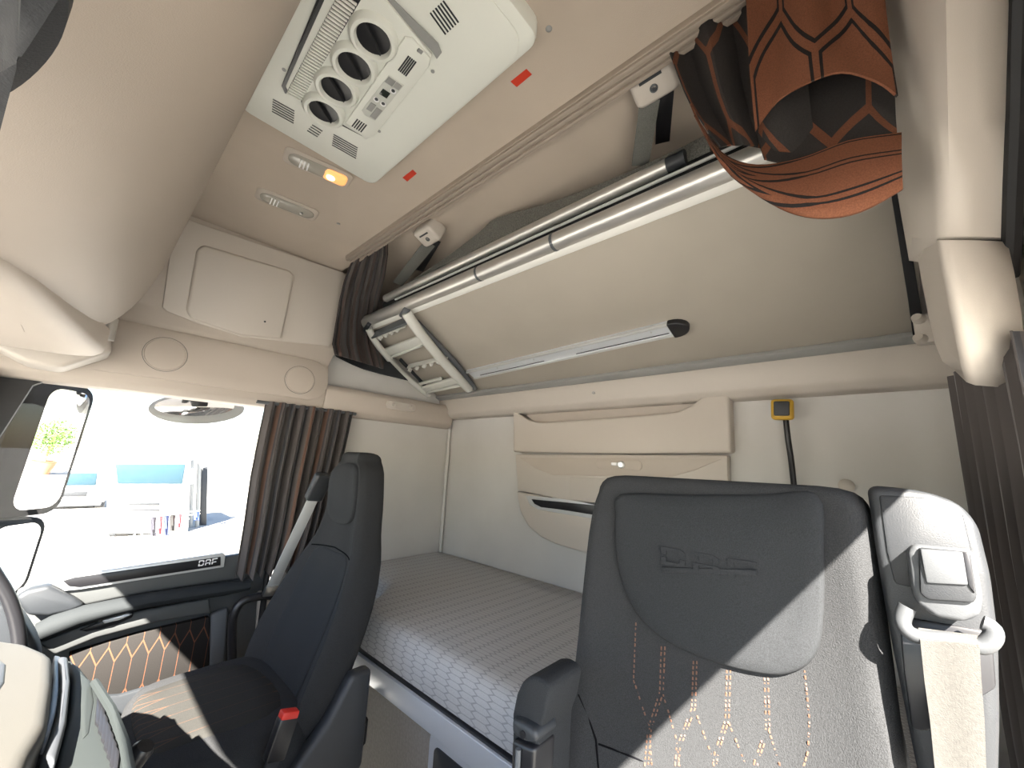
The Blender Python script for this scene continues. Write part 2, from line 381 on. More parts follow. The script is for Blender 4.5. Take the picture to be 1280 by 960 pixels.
# front lower bulkhead below the windscreen
MB().box((-.66, YL, 0), (-.60, 2.08, .86)).build('wall_front_lower', M['dark'], kind='structure', label='dark bulkhead under the windscreen')
# side trims over the doors (passenger side seen, driver side mirrors it)
side = [(2.07, 1.60), (1.985, 1.602), (1.958, 1.625), (1.950, 1.67), (1.948, 1.80), (1.955, 1.835), (1.935, 1.862), (1.885, 1.905), (1.87, 1.93), (1.77, 2.255), (2.07, 2.30)]
t1 = MB().prism([(-.40, y, z) for y, z in side], (1.18, 0, 0), .006).build('trim_1', M['trim'], kind='structure', label='beige side trim with speakers above the passenger door')
side2 = [(2.07, 1.60), (1.985, 1.602), (1.958, 1.625), (1.950, 1.66), (1.948, 1.72), (1.965, 1.745), (2.07, 1.76)]
MB().prism([(.78, y, z) for y, z in side2], (.805, 0, 0), .008).build('header_end', M['trim'], t1)
MB().box((.78, YR + .01, 1.74), (1.62, 2.07, 2.5)).build('upper_wall', M['wall'], t1)
# storage lid on the side trim
LN = V((0, -.325, -.105)).normalized(); LP = V((0, 1.77 - .006, 2.255))
def lidp(px, py, off=0): return PP(px, py, LP + LN * off, LN)
lid_pix = [(228, 273), (240, 276), (430, 341), (436, 347), (417, 428), (411, 433), (353, 427), (300, 421), (246, 404), (210, 390), (203, 384), (213, 312)]
lid = MB().prism([lidp(x, y, .012) for x, y in lid_pix], -LN * .014, .004).build('storage_lid', M['trim2'], t1)
MB().prism([lidp(x, y, .026) for x, y in [(255, 306), (362, 338), (369, 345), (352, 424), (300, 419), (238, 398), (233, 388), (246, 312)]], -LN * .02, .012, 3).build('raised_field', M['trim2'], lid)
MB().lathe(lidp(331, 402, .026), LN, [(.004, 0), (.004, .003), (0, .004)], 10).build('lid_lock', M['dark'], lid)
# speaker panel with two speakers
pan = [(x, z) for x, z in rrect(-.30, .78, 1.655, 1.845, .085, 7)]
sp = MB().pillow(pan, [(0, 0), (.0, .006), (.006, .009)], 0, 2, O=(0, 1.9475, 0), A=(1, 0, 0), B=(0, 0, 1), N=(0, -1, 0)).build('speaker_panel', M['trim'], t1)
for (px, py, r) in ((207, 443, .064), (375, 475, .064)):
    c = P(px, py, 'y', 1.938)
    g = MB().lathe(c, (0, -1, 0), [(r, -.004), (r, .0015), (r - .003, .0025), (r - .005, .0008), (r - .006, .0022), (.03, .005), (.0, .0055)], 36).build('speaker_grille', M['grey'] if 0 else M['trim'], sp)
    MB().lathe(c + V((0, .0002, 0)), (0, -1, 0), [(r + .0016, -.003), (r + .0016, .0012), (r - .0004, .0012), (r - .0004, -.003)], 36).build('speaker_ring', M['mid'], g)
# coat hooks plate at the rear of the header
ch = thing('coat_hook_plate', P(500, 510, 'y', 1.948), 'small beige plate with two coat hooks at rear end of passenger side header', 'coat hooks')
c = P(501, 508, 'y', 1.946)
MB().pillow(rrect(-.095, .095, -.024, .024, .023), [(0, 0), (0, .006), (.004, .010)], 0, 2, O=c, A=(1, 0, 0), B=(0, 0, 1), N=(0, -1, 0)).build('plate', M['trim2'], ch)
for dx in (-.055, .055):
    MB().tube([c + V((dx, -.004, .004)), c + V((dx, -.020, .002)), c + V((dx, -.030, -.006)), c + V((dx, -.032, .004))], [.010, .008, .008, .006], 10).build('hook', M['trim2'], ch)

# passenger-side door and its window
DY = 2.0
def D(px, py, y=DY): return P(px, py, 'y', y)
door = MB()
door.prism([(-.52, DY + .01, .25), (.66, DY + .01, .25), (.66, DY + .01, .955), (-.52, DY + .01, .90)], (0, .06, 0), .006)
door = door.build('door_1', M['doorgrey'], kind='structure', label='grey passenger door with window, armrest and stitched fabric insert')
MB().prism([D(20, 738, 1.985), D(60, 730, 1.985), D(312, 691, 1.985), D(314, 722, 1.985), D(170, 744, 1.985), D(60, 768, 1.985), D(22, 758, 1.985)], (0, .04, 0), .012, 3).build('shoulder_panel', M['doorgrey'], door)
st = pixplate([(66, 728), (84, 720), (279, 691), (282, 694), (280, 709), (100, 737), (80, 739)], 'y', 1.974, (0, .015, 0), .003).build('silver_strip', M['alu2'], door)
bs = pixplate([(78, 726), (92, 722), (276, 696), (276, 707), (100, 734), (86, 733)], 'y', 1.971, (0, .01, 0), .002).build('black_strip', M['black'], st)
# lettering D A F on the strip (cut letters, chrome white)
def letters(mb, O, A, B, N, h, w, gap, d):
    def q(pts, off): mb.prism([O + A * (off + a * w) + B * (b * h) for a, b in pts], N * d)
    for off, polys in ((0, [[(0, 0), (.22, 0), (.22, .42), (0, .42)], [(0, .58), (0, 1), (.8, 1), (1, .85), (1, .58), (.78, .58), (.78, .75), (.7, .82), (.22, .82), (.22, .58)],
                             [(.22, 0), (.8, 0), (1, .15), (1, .42), (.78, .42), (.78, .25), (.7, .18), (.22, .18)]]),
                       (w + gap, [[(0, 0), (.22, 0), (.22, .42), (0, .42)], [(.78, 0), (1, 0), (1, .42), (.78, .42)], [(0, .58), (0, .85), (.2, 1), (.8, 1), (1, .85), (1, .58), (.78, .58), (.78, .82), (.22, .82), (.22, .58)], [(.22, .28), (.78, .28), (.78, .42), (.22, .42)]]),
                       (2 * (w + gap), [[(0, 0), (.22, 0), (.22, .42), (0, .42)], [(0, .58), (0, 1), (1, 1), (1, .82), (.22, .82), (.22, .58)], [(.22, .28), (.85, .28), (.85, .42), (.22, .42)]])):
        for p in polys: q(p, off)
    return mb
o0 = D(247.5, 708, 1.9695); a0 = (D(270, 704.5, 1.9695) - o0); 
letters(MB(), o0, a0.normalized(), V((0, 0, 1)), V((0, -1, 0)), .021, .017, .004, .0015).build('lettering', M['white'], st, smooth=False)
# armrest rail
ar = MB(); rings = []
for px, cy, hh in ((42, 790, .020), (50, 789, .030), (62, 784, .034), (100, 770, .030), (140, 760, .026), (180, 751, .024), (230, 743, .024), (280, 736, .024), (310, 731, .018)):
    c = D(px, cy, 1.955); rings.append([c + V((0, .04 * math.cos(a) , hh * math.sin(a))) for a in [2 * math.pi * k / 14 for k in range(14)]])
ar.loft(rings); ar.build('armrest', M['doorarm'], door)
pod = pixplate([(18, 748), (34, 738), (62, 732), (94, 748), (107, 757), (88, 765), (60, 771), (34, 770)], 'y', 1.955, (0, .05, 0), .012, 3).build('switch_pod', M['dark'], door)
MB().prism([D(x, y, 1.958) for x, y in ((47, 804), (100, 783), (173, 764), (262, 748), (264, 767), (195, 778), (120, 798), (69, 819))], (0, .04, 0), .008, 3).build('pull_band', M['doorgrey'], door)
rc = pixplate([(98, 788), (130, 776), (168, 764), (166, 772), (140, 784), (108, 790)], 'y', 1.953, (0, .02, 0), .004).build('handle_recess', M['black'], door)
pixplate([(128, 776), (160, 767), (166, 768), (150, 775), (130, 780)], 'y', 1.940, (0, .012, 0), .003).build('door_handle', M['alu2'], door)
fp = [(86, 818), (170, 793), (262, 771), (262, 832), (225, 845), (150, 868), (112, 872), (92, 848)]
fw = [D(x, y, 1.982) for x, y in fp]
pz = MB().prism(fw, (0, .03, 0), .004)
fo = pz.build('fabric_insert', M['doorfab'], door)
ul = fo.data.uv_layers.new(name='UVMap')
for l in fo.data.loops:
    co = fo.data.vertices[l.vertex_index].co; ul.data[l.index].uv = (co.x, co.z + .19)
MB().prism([D(264, 768, 1.975), D(286, 760, 1.975), D(280, 850, 1.975), D(262, 850, 1.975)], (0, .03, 0), .01, 3).build('insert_surround', M['mid'], door)
pixplate([(88, 872), (150, 869), (228, 846), (262, 833), (262, 900), (80, 930)], 'y', 1.97, (0, .03, 0), .008).build('door_pocket', M['dark'], door)
# window frame with glass
win = tag(bpy.data.objects.new('window_1', None), 'passenger door window looking out on the sunlit yard', kind='structure'); COL.objects.link(win)
win.location = (.2, 2.03, .95); ORG[win.name] = V(win.location)
wp = [(-.26, .93), (-.125, 1.585), (-.085, 1.62), (.62, 1.61), (.70, 1.55), (.68, .99), (.60, .955), (-.10, .90)]
wout = [(-.52, .86), (-.33, 1.63), (-.28, 1.70), (.72, 1.70), (.76, 1.66), (.76, .97), (.72, .93), (-.3, .85)]
def frame(mb, inn, out, y0, y1):
    n = len(inn); ip = smooth_closed(inn, 3) if 0 else inn
    for i in range(n):
        j = (i + 1) % n; a, b, c, d = inn[i], inn[j], out[j], out[i]
        mb.prism([(a[0], y0, a[1]), (b[0], y0, b[1]), (c[0], y0, c[1]), (d[0], y0, d[1])], (0, y1 - y0, 0))
    return mb
frame(MB(), wp, wout, 2.02, 2.06).build('window_frame', M['rubber'], win)
MB().prism([(x, 2.042, z) for x, z in wp], (0, .004, 0)).build('window_pane', M['glass'], win, smooth=False)
# A-pillar cover, grey, beside the window (seen at far left)
MB().prism([(-.60, 1.95, .82), (-.33, 1.93, .90), (-.19, 1.94, 1.60), (-.32, 1.95, 1.68), (-.42, 1.95, 1.66)], (0, .07, 0), .015, 3).build('trim_2', M['mid'], kind='structure', label='grey pillar cover in front of the passenger window')
# windscreen
wsc = tag(bpy.data.objects.new('window_2', None), 'large windscreen at the front of the cab', kind='structure'); COL.objects.link(wsc); wsc.location = (-.6, .9, .86); ORG[wsc.name] = V(wsc.location)
MB().prism([(-.64, YL, .86), (-.64, 2.06, .86), (-.42, 2.06, 1.65), (-.42, YL, 1.65)], (-.004, 0, .001)).build('windscreen_pane', M['glass'], wsc, smooth=False)
# rear door post on passenger side: light grey strip with dark seal
post = MB().prism([(.70, 2.0, .2), (.80, 2.0, .2), (.80, 2.0, 1.64), (.70, 2.0, 1.64)], (0, .06, 0), .01).build('trim_3', M['grey'], kind='structure', label='grey door post behind the passenger door')
MB().tube([D(316, 826, 1.985), D(326, 780, 1.985), D(333, 725, 1.985), (.685, 1.985, 1.5)], .012, 8).build('door_seal', M['rubber'], post)
MB().prism([D(323, 740, 1.99), D(349, 735, 1.99), D(345, 830, 1.99), D(318, 838, 1.99)], (0, .02, 0), .005).build('post_cover', M['trim2'], post)
# curtain rail on the ceiling
rl = thing('curtain_rail', (.67, .8, 2.23), 'brown grooved curtain rail running across the ceiling', 'curtain rail')
MB().box((.643, -.14, 2.236), (.698, 1.60, 2.262), .003).build('rail_body', M['railbrown'], rl)
for x in (.651, .669, .687): MB().box((x - .005, -.14, 2.229), (x + .005, 1.60, 2.24), .002).build('rail_rib', M['railbrown'], rl)
for i, pq in enumerate(([(638, 102), (658, 86), (665, 93), (646, 109)], [(503, 222), (516, 212), (521, 217), (509, 227)])):
    MB().prism([P(x, y, 'z', 2.2485) for x, y in pq], (0, 0, .0015)).build('sticker', M['redst'], label=['larger red sticker on ceiling beside the wide end of the air conditioner', 'smaller red sticker on ceiling near the lit amber lamp'][i], cat='sticker', group='red ceiling stickers')

# rear wall: beam under the bunk, pocket panel
beam = MB().prism([(1.52, YL, 1.785), (1.54, YL, 1.69), (1.565, YL, 1.665), (1.63, YL, 1.66), (1.63, YL, 1.80)], (0, 2.23, 0), .008).build('trim_4', M['trim2'], kind='structure', label='pale beige beam along rear wall under the upper bunk')
for px, py in ((742, 491),): MB().lathe(P(px, py, 'x', 1.53), (-1, 0, 0), [(.007, -.01), (.007, .003), (.0, .004)], 12).build('screw_cap', M['grey'], beam)
rp = thing('rear_storage_panel', (1.61, .9, 1.1), 'beige moulded storage panel with pockets on the rear wall', 'storage panel')
RX = 1.60
def R3(pix, x): return [P(a, b, 'x', x) for a, b in pix]
up = MB().prism(R3([(641, 513), (652, 520), (662, 526), (676, 528), (740, 524), (815, 518), (848, 514), (866, 505), (880, 494), (905, 488), (911, 492), (914, 566), (780, 567), (641, 565)], 1.555), (.065, 0, 0), .012, 3).build('upper_pocket', M['trim2'], rp)
MB().prism(R3([(650, 510), (880, 490), (890, 500), (850, 520), (670, 530)], 1.602), (.018, 0, 0)).build('pocket_back', M['trim'], rp)
mp_ = MB()
ot = R3([(644, 568), (909, 569), (909, 640), (800, 640), (647, 613)], 1.565)
inn = R3([(664, 582), (885, 576), (880, 592), (690, 598), (668, 594)], 1.60)
mp_.prism(R3([(644, 568), (909, 569), (911, 640), (780, 640), (647, 613)], 1.572), (.045, 0, 0), .005)
mid = mp_.build('middle_pocket', M['trim2'], rp)
MB().prism(R3([(648, 572), (904, 573), (868, 588), (840, 596), (690, 594), (668, 585)], 1.569), (.01, 0, 0), .004).build('slanted_recess', M['trim'], mid)
lk = MB().pillow(rrect(-.105, .105, -.022, .022, .02), [(0, 0), (0, .004), (.004, .006)], 0, 2, O=P(773, 581, 'x', 1.570), A=(0, 1, 0), B=(0, 0, 1), N=(-1, 0, 0)).build('lock_plate', M['trim'], mid)
MB().lathe(P(777, 581, 'x', 1.568), (-1, 0, 0), [(.016, 0), (.016, .008), (.011, .012), (0, .012)], 18).build('lock_barrel', M['chrome'], mid)
MB().obox(P(768, 580, 'x', 1.560), (0, 1, 0), (0, 0, 1), (1, 0, 0), (.028, .014, .01), .003).build('lock_tab', M['white'], mid)
lw = MB().prism(R3([(645, 614), (790, 640), (911, 642), (908, 668), (893, 688), (862, 698), (790, 699), (729, 691), (695, 681), (676, 672), (660, 658), (650, 640)], 1.575), (.045, 0, 0), .01, 3).build('lower_pocket', M['trim2'], rp)
fr = MB().prism(R3([(656, 619), (770, 630), (770, 653), (700, 642), (672, 637), (662, 631)], 1.572), (.012, 0, 0), .004).build('slot_frame', M['alu2'], lw)
MB().prism(R3([(664, 624), (770, 634), (770, 648), (700, 637), (676, 634), (668, 630)], 1.569), (.01, 0, 0), .002).build('slot_opening', M['black'], lw)
MB().prism(R3([(712, 597), (905, 600), (905, 640), (712, 625)], 1.568), (.01, 0, 0), .004).build('pocket_front', M['trim2'], mid)

# ------------------------------------------------------------------ OVERHEAD CONSOLE (top left)
oc = thing('overhead_console', (-.15, .8, 1.66), 'big smooth beige overhead console curving down above the dashboard', 'overhead console')
sec = [(.112, 2.236), (.110, 2.16), (.104, 2.05), (.088, 1.93), (.058, 1.82), (.012, 1.735), (-.05, 1.685), (-.13, 1.662), (-.22, 1.665), (-.28, 1.90), (-.28, 2.236)]
sec = [tuple(p) for p in smooth_open([V((a, b, 0)) for a, b in sec], 3)]
rings = []
for y, q in [(-.17, 1), (.3, 1), (.8, 1), (1.2, 1), (1.45, 1), (1.55, .985), (1.62, .95), (1.67, .88), (1.70, .78), (1.715, .64), (1.72, .45)]:
    rings.append([(-.10 + (a - -.10) * q, y, 2.236 + (z - 2.236) * q) for a, z, _ in sec])
MB().loft(rings).build('shell', M['console'], oc)
pod_ = smooth_closed([(-.27, .80), (-.16, .84), (-.10, .98), (-.055, 1.2), (-.015, 1.42), (.012, 1.55), (.0, 1.63), (-.06, 1.675), (-.16, 1.685), (-.27, 1.68)], 4)
MB().pillow(pod_, [(0, -.05), (0, .0), (.004, .010), (.014, .018), (.03, .022)], .004, 4, O=(0, 0, 1.668), A=(1, 0, 0), B=(0, 1, 0), N=(0, 0, -1)).build('lower_pod', M['trim'], oc)
MB().prism([P(x, y, 'y', .42) for x, y in ((82, -20), (135, -20), (128, 5), (100, 48), (88, 53), (78, 50))], (0, .03, 0), .008, 3).build('grab_lip', M['trim2'], oc)
# dark fabric bag poking out above
blk = [(-40, -60), (84, -60), (83, 0), (78, 45), (62, 78), (34, 108), (0, 130), (-40, 142)]
MB().pillow([(lambda p: (p.x, p.y))(P(x, y, 'z', 1.615)) for x, y in smooth_closed(blk, 3)], [(.004, -.035), (0, -.02), (0, -.006), (.006, .0), (.014, .004)], .006, 4, O=(0, 0, 1.615), A=(1, 0, 0), B=(0, 1, 0), N=(0, 0, -1)).build('storage_bag', M['blackm'], label='dark charcoal padded bag poking into the top left corner', cat='bag')
# console end bracket over the A-pillar
br = thing('pillar_bracket', (-.1, 1.75, 1.6), 'beige bracket with grey strip joining the overhead console to the pillar', 'bracket')
MB().prism([P(x, y, 'y', 1.78) for x, y in ((-40, 378), (0, 398), (70, 425), (132, 438), (134, 415), (150, 430), (136, 452), (70, 458), (30, 455), (-40, 420))][0:1] + [P(x, y, 'y', 1.78) for x, y in ((75, 400), (138, 412), (140, 440), (75, 460), (30, 452), (-40, 415))], (0, .14, 0), .012, 3).build('bracket_body', M['trim2'], br)
MB().prism([P(x, y, 'y', 1.70) for x, y in ((-40, 385), (0, 398), (72, 424), (64, 432), (0, 408), (-40, 396))], (0, .05, 0), .003).build('grey_strip', M['mid'], br)
MB().tube([P(140, 398, 'y', 1.76), P(134, 425, 'y', 1.76)], .016, 10).build('hinge_pin', M['alu'], br)

# ------------------------------------------------------------------ ROOF AIR CONDITIONER
ACZ = 2.205
ac = thing('air_conditioner', (.3, .76, ACZ), 'off white roof air conditioner with four round vents and control panel', 'air conditioner')
def A2(px, py, z=ACZ): p = P(px, py, 'z', z); return (p.x, p.y)
K = (ACZ - CZ) / .85
ox0, ox1, oy0, oy1 = .118, .5 * K, .415 * K, 1.105 * K
MB().pillow(rrect(ox0, ox1, oy0, oy1, .03), [(0, .05), (0, .018), (.006, .006), (.018, 0)], 0, 2, O=(0, 0, ACZ), N=(0, 0, -1), A=(0, 1, 0), B=(1, 0, 0)) if 0 else None
b = MB()
def zpill(mb, out, prof, z, nr=2): # plate under the roof facing down; heights measured downwards
    return mb.pillow(out, prof, 0, nr, O=(0, 0, z), A=(1, 0, 0), B=(0, 1, 0), N=(0, 0, -1))
zpill(b, rrect(ox0, ox1, oy0, oy1, .03), [(0, -.05), (0, -.018), (.004, -.006), (.014, 0)], ACZ).build('housing', M['ac'], ac)
# inner raised field
fx0, fy1 = A2(318, 80)[0], A2(300, 118)[1]
zpill(MB(), rrect(A2(318, 80)[0], A2(560, 140)[0] + .01, .44 * K, A2(405, 190)[1], .05), [(0, -.004), (0, .003), (.004, .006)], ACZ).build('cover_field', M['ac'], ac)
# vent module: bezel quad in the plane
z1 = ACZ - .008
mod_out = [A2(x, y, z1) for x, y in ((400, -10), (352, 107), (356, 116), (376, 127), (430, 158), (455, 171), (465, 169), (534, 84), (539, 70), (473, -10))]
# dark gap around the module, then the module itself
MB().prism([(x, y, z1 - .001) for x, y in mod_out], (0, 0, .006)).build('module_gap', M['black'], ac)
mod_in = [A2(x, y, z1 - .006) for x, y in ((407, -10), (357, 108), (361, 116), (380, 127), (432, 158), (456, 172), (466, 170), (536, 84), (540, 70), (474, -10))]
MB().prism([(x, y, z1 - .007) for x, y in mod_in], (0, 0, .008), .002).build('vent_module', M['ac'], ac)
z2 = z1 - .0075
MB().prism([P(x, y, 'z', z2) for x, y in ((404, -10), (353, 106), (356, 110), (410, -10))], (0, 0, .003)).build('module_gap', M['black'], ac)
# grille slats: dark recess + slats
g0, g1, g2, g3 = [P(x, y, 'z', z2) for x, y in ((424, -10), (358, 116), (376, 126), (457, -10))]
MB().prism([g0, g1, g2, g3], (0, 0, .003)).build('grille_recess', M['black'], ac)
NS = 36
e0 = P(0, 0, 'z', z2)
def lerp(a, b, t): return a + (b - a) * t
L0, L1, R0, R1 = P(358, 116, 'z', z2), P(424, -10, 'z', z2), P(376, 126, 'z', z2), P(457, -10, 'z', z2)
base = None
for i in range(NS + 1):
    t = i / NS; a = lerp(L0, L1, t); c = lerp(R0, R1, t); dd = (L1 - L0) / NS * .50
    if base is None: base = MB().prism([a, a + dd, c + dd, c], (0, 0, -.004), .0006, 1).build('grille_slat', M['ac'], ac); b0 = a
    else:
        o = base.copy(); COL.objects.link(o); o.parent = ac; o.location = a - b0
# four round vents
for px, py, r in ((467, 47, .0335), (443, 81, .0335), (421, 110, .0335), (405, 138, .0335)):
    c = P(px, py, 'z', z2 - .002)
    v = MB().lathe(c, (0, 0, -1), [(r + .013, -.004), (r + .012, .004), (r + .007, .010), (r + .001, .011), (r - .002, .006), (r - .003, -.004)], 32).build('vent_ring', M['ac'], ac)
    MB().lathe(c, (0, 0, -1), [(r - .001, -.003), (r - .001, .002), (.02, .0), (0, -.001)], 28).build('vent_disc', M['black'], v)
    ang = .6
    for k in (0,):
        ww = math.sqrt(max(.0, (r - .004) ** 2 - (k * .016) ** 2))
        ux, uy = math.cos(ang), math.sin(ang)
        MB().obox(c + V((-uy * k * .016, ux * k * .016, -.003)), (ux, uy, 0), (0, 0, 1), (-uy, ux, 0), (2 * ww, .008, .0022), .0006).build('vent_louvre', M['blackm'], v)
# control strip
cs = [(506, 47), (516, 49), (538, 74), (536, 84), (468, 170), (457, 175), (448, 166), (432, 154)]
zc = z2 - .004
cp = MB().prism([P(x, y, 'z', zc) for x, y in cs], (0, 0, .006), .002).build('control_strip', M['ac'], ac)
zp = zc - .001
cpan = MB().prism([P(x, y, 'z', zp) for x, y in ((486, 94), (505, 107), (469, 151), (456, 144), (452, 138))], (0, 0, .002), .0005).build('control_panel', M['acgrey'], cp)
CA = (P(505, 107, 'z', zp) - P(486, 94, 'z', zp)).normalized(); CB = (P(469, 151, 'z', zp) - P(505, 107, 'z', zp)).normalized()
for px, py, w, h, mm in ((481, 117, .017, .017, 'display'), (488, 102, .016, .017, 'mid'), (497, 108, .013, .015, 'mid'), (464, 134, .012, .024, 'mid'), (470, 142, .013, .034, 'mid')):
    MB().obox(P(px, py, 'z', zp - .0008), CA, CB, (0, 0, 1), (w, h, .0016), .0003).build('screen' if mm == 'display' else 'legend_field', M[mm] if mm == 'display' else M['strap'] if 0 else M['acgrey2'] if 'acgrey2' in M else M['grey'], cp)
for px, py in ((491.5, 113.5), (470.5, 124), (479, 129.5)):
    bt = MB().lathe(P(px, py, 'z', zp - .0005), (0, 0, -1), [(.0062, 0), (.006, .002), (.005, .0025), (0, .0025)], 18).build('button', M['white'], cp)
    MB().lathe(P(px, py, 'z', zp - .0028), (0, 0, -1), [(.004, 0), (.004, .0006), (.0, .0006)], 12).build('button_icon', M['dark'], cp)
def slots(pix_a, pix_b, n, t_end, z, name, wid=.0022, host=ac):
    """n dark slots, centres between two pixels a and b, each running along pixel vector t_end"""
    for i in range(n):
        t = i / (n - 1); x = pix_a[0] + (pix_b[0] - pix_a[0]) * t; y = pix_a[1] + (pix_b[1] - pix_a[1]) * t
        a = P(x, y, 'z', z); c = P(x + t_end[0], y + t_end[1], 'z', z); d = (c - a)
        MB().obox((a + c) / 2, d, d.cross(V((0, 0, 1))), (0, 0, 1), (d.length, wid, .0016)).build(name, M['dark'], host, smooth=False)
slots((511, 70), (497, 93)[0:2] and (520, 77), 5, (-13, 18), zc - .0004, 'vent_slot', .0028, cp)
slots((447, 149), (458, 156), 5, (-7, 9), zc - .0004, 'vent_slot', .0028, cp)
zf = ACZ - .0065
slots((341, 124), (340, 139), 6, (27, 15), zf, 'vent_slot')
slots((390, 156), (384, 163), 4, (13, 8), zf, 'vent_slot')
slots((417, 168), (415, 181), 6, (30, 17), zf, 'vent_slot')
slots((554, 1), (538, 16), 6, (19, 27), zf, 'vent_slot', .0028)
for px, py in ((355, 87), (541, 89), (474, 164)):
    MB().lathe(P(px, py, 'z', zf), (0, 0, -1), [(.004, 0), (.004, .001), (0, .001)], 12).build('screw', M['grey'], ac)
MB().obox(P(525, 64, 'z', zc - .001), CA, CB, (0, 0, 1), (.010, .007, .004), .001).build('latch', M['grey'], cp)
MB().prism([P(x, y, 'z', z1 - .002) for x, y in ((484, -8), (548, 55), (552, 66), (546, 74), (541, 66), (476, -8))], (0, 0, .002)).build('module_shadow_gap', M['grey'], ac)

# ceiling lamps
def lamp(pix, label, lit):
    ps = [P(x, y, 'z', 2.2475) for x, y in pix]; c = sum(ps, V()) / 4
    A = (ps[1] - ps[0]).normalized(); Bv = V((0, 0, 1)).cross(A); L = (ps[1] - ps[0]).length; w = (ps[3] - ps[0]).length
    t = thing('ceiling_lamp', c - V((0, 0, .025)), label, 'lamp', 'oval lamps on the ceiling')
    def pl(mb, a0, a1, b0, b1, r, prof, dome): return mb.pillow(rrect(a0, a1, b0, b1, r), prof, dome, 4, O=c, A=A, B=Bv, N=(0, 0, -1))
    pl(MB(), -L / 2 - .012, L / 2 + .012, -w / 2 - .012, w / 2 + .012, w * .35, [(0, -.006), (0, .003), (.004, .006)], 0).build('bezel', M['trim'], t)
    pl(MB(), -L / 2, L / 2, -w / 2, w / 2, w * .48, [(0, 0), (0, .007), (.004, .010)], .003).build('lens', M['lens'], t)
    if lit:
        pl(MB(), L * .08, L / 2, -w / 2, w / 2, w * .3, [(0, 0), (0, .009), (.004, .013)], .004).build('lit_lens', M['amber'], t)
        MB().lathe(c + A * (L * .22), (0, 0, -1), [(.013, .010), (.012, .017), (.006, .019), (0, .0195)], 20).build('bulb_glow', M['amberhot'], t)
    else:
        MB().lathe(c + A * (L * .26), (0, 0, -1), [(.006, .008), (.005, .016), (0, .018)], 14).build('switch', M['chrome'], t)
    for k in range(3): MB().obox(c + A * (-L * .30 + k * .010) + V((0, 0, -.0125)), Bv, A, (0, 0, 1), (w * .7, .004, .003), .001).build('lens_rib', M['white'], t)
    return t
lamp([(362, 186), (436, 219), (433, 232), (357, 199)], 'oval ceiling lamp next to the air conditioner, one half glowing amber', True)
lamp([(327, 236), (395, 264), (391, 274), (322, 246)], 'narrower unlit oval ceiling lamp above the side storage lid', False)

# ------------------------------------------------------------------ UPPER BUNK
bunk = thing('upper_bunk', (1.25, .95, 1.78), 'folded up upper bunk with beige underside and aluminium tube edge', 'bunk')
BF = V((.880, 0, 2.064)); BR = V((1.515, 0, 1.785)); BU = (BR - BF).normalized(); BN = V((0, 1, 0)).cross(BU).normalized()
if BN.z > 0: BN = -BN          # faces down / forward
def B3(px, py, off=0): return PP(px, py, BF + BN * off, BN)
y0, y1 = -.13, 2.005
y1f = P(448, 403, 'x', BF.x).y
MB().prism([V((BF.x, y0, BF.z)), V((BF.x, y1f, BF.z)), V((BR.x, y1, BR.z)), V((BR.x, y0, BR.z))], -BN * .05, .006).build('bunk_board', M['panel'], bunk)
MB().obox((BF + BU * .028) + V((0, .88, 0)) + BN * .004, (0, 1, 0), BU, BN, (2.02, .030, .010), .003).build('white_strip', M['stripwhite'], bunk)
MB().obox((BR - BU * .02) + V((0, .94, 0)) + BN * .006, (0, 1, 0), BU, BN, (2.13, .040, .018), .004).build('rear_edge_strip', M['grey'], bunk)
MB().tube([V((BF.x - .004, y, BF.z + .006)) for y in (-.13, .5, 1.2, y1f)], .027, 20).build('front_tube', M['alu'], bunk)
for px, py in ((690, 295), (596, 340)):
    y = P(px, py, 'x', BF.x - .02).y; MB().tube([(BF.x - .004, y - .005, BF.z + .006), (BF.x - .004, y + .005, BF.z + .006)], .0278, 20).build('tube_band', M['mid'], bunk)
MB().tube([(BF.x + .005, .30, BF.z + .094), (BF.x + .005, 1.55, BF.z + .094), (BF.x + .005, 1.66, BF.z + .091)], .0185, 16).build('guard_tube', M['alu'], bunk)
MB().tube([(BF.x + .005, .265, BF.z + .094), (BF.x + .005, .31, BF.z + .094)], .020, 16).build('tube_cap', M['dark'], bunk)
MB().tube([(BF.x - .008, .12, BF.z + .052), (BF.x - .008, 1.55, BF.z + .052)], .0045, 8).build('guard_rod', M['alu2'], bunk)
MB().box((BF.x + .012, .02, BF.z + .03), (BF.x + .03, 1.70, BF.z + .085), .002).build('guard_backing', M['blackm'], bunk)
# mattress of the upper bunk
up_m = MB().prism([BF + BU * .14 - BN * .05 + V((0, y0 + .02, 0)), BF + BU * .14 - BN * .05 + V((0, y1 - .12, 0)), BR - BU * .02 - BN * .05 + V((0, y1 - .12, 0)), BR - BU * .02 - BN * .05 + V((0, y0 + .02, 0))], -BN * .06, .02, 3).build('bunk_mattress', M['fab2'], bunk)
# aluminium rail with black end cap under the bunk
rs, re_ = B3(588, 469, .01), B3(842, 411, .01); dv = (re_ - rs).normalized()
wv = BN.cross(dv).normalized()
if wv.dot(BU) < 0: wv = -wv
hw = .034
rail = MB().prism([rs - wv * hw, re_ - wv * hw, re_ + wv * hw, rs + wv * hw], -BN * .012, .002).build('underside_rail', M['silver'], bunk, label='long aluminium rail with black rounded end')
MB().prism([rs - wv * hw + BN * .008, re_ - wv * hw + BN * .008, re_ - wv * (hw - .012) + BN * .008, rs - wv * (hw - .012) + BN * .008], -BN * .018, .003).build('rail_lip', M['alu2'], rail)
MB().prism([rs + wv * (hw - .010) + BN * .006, re_ + wv * (hw - .010) + BN * .006, re_ + wv * hw + BN * .006, rs + wv * hw + BN * .006], -BN * .016, .002).build('rail_lip', M['alu2'], rail)
sh = (rs + re_) / 2
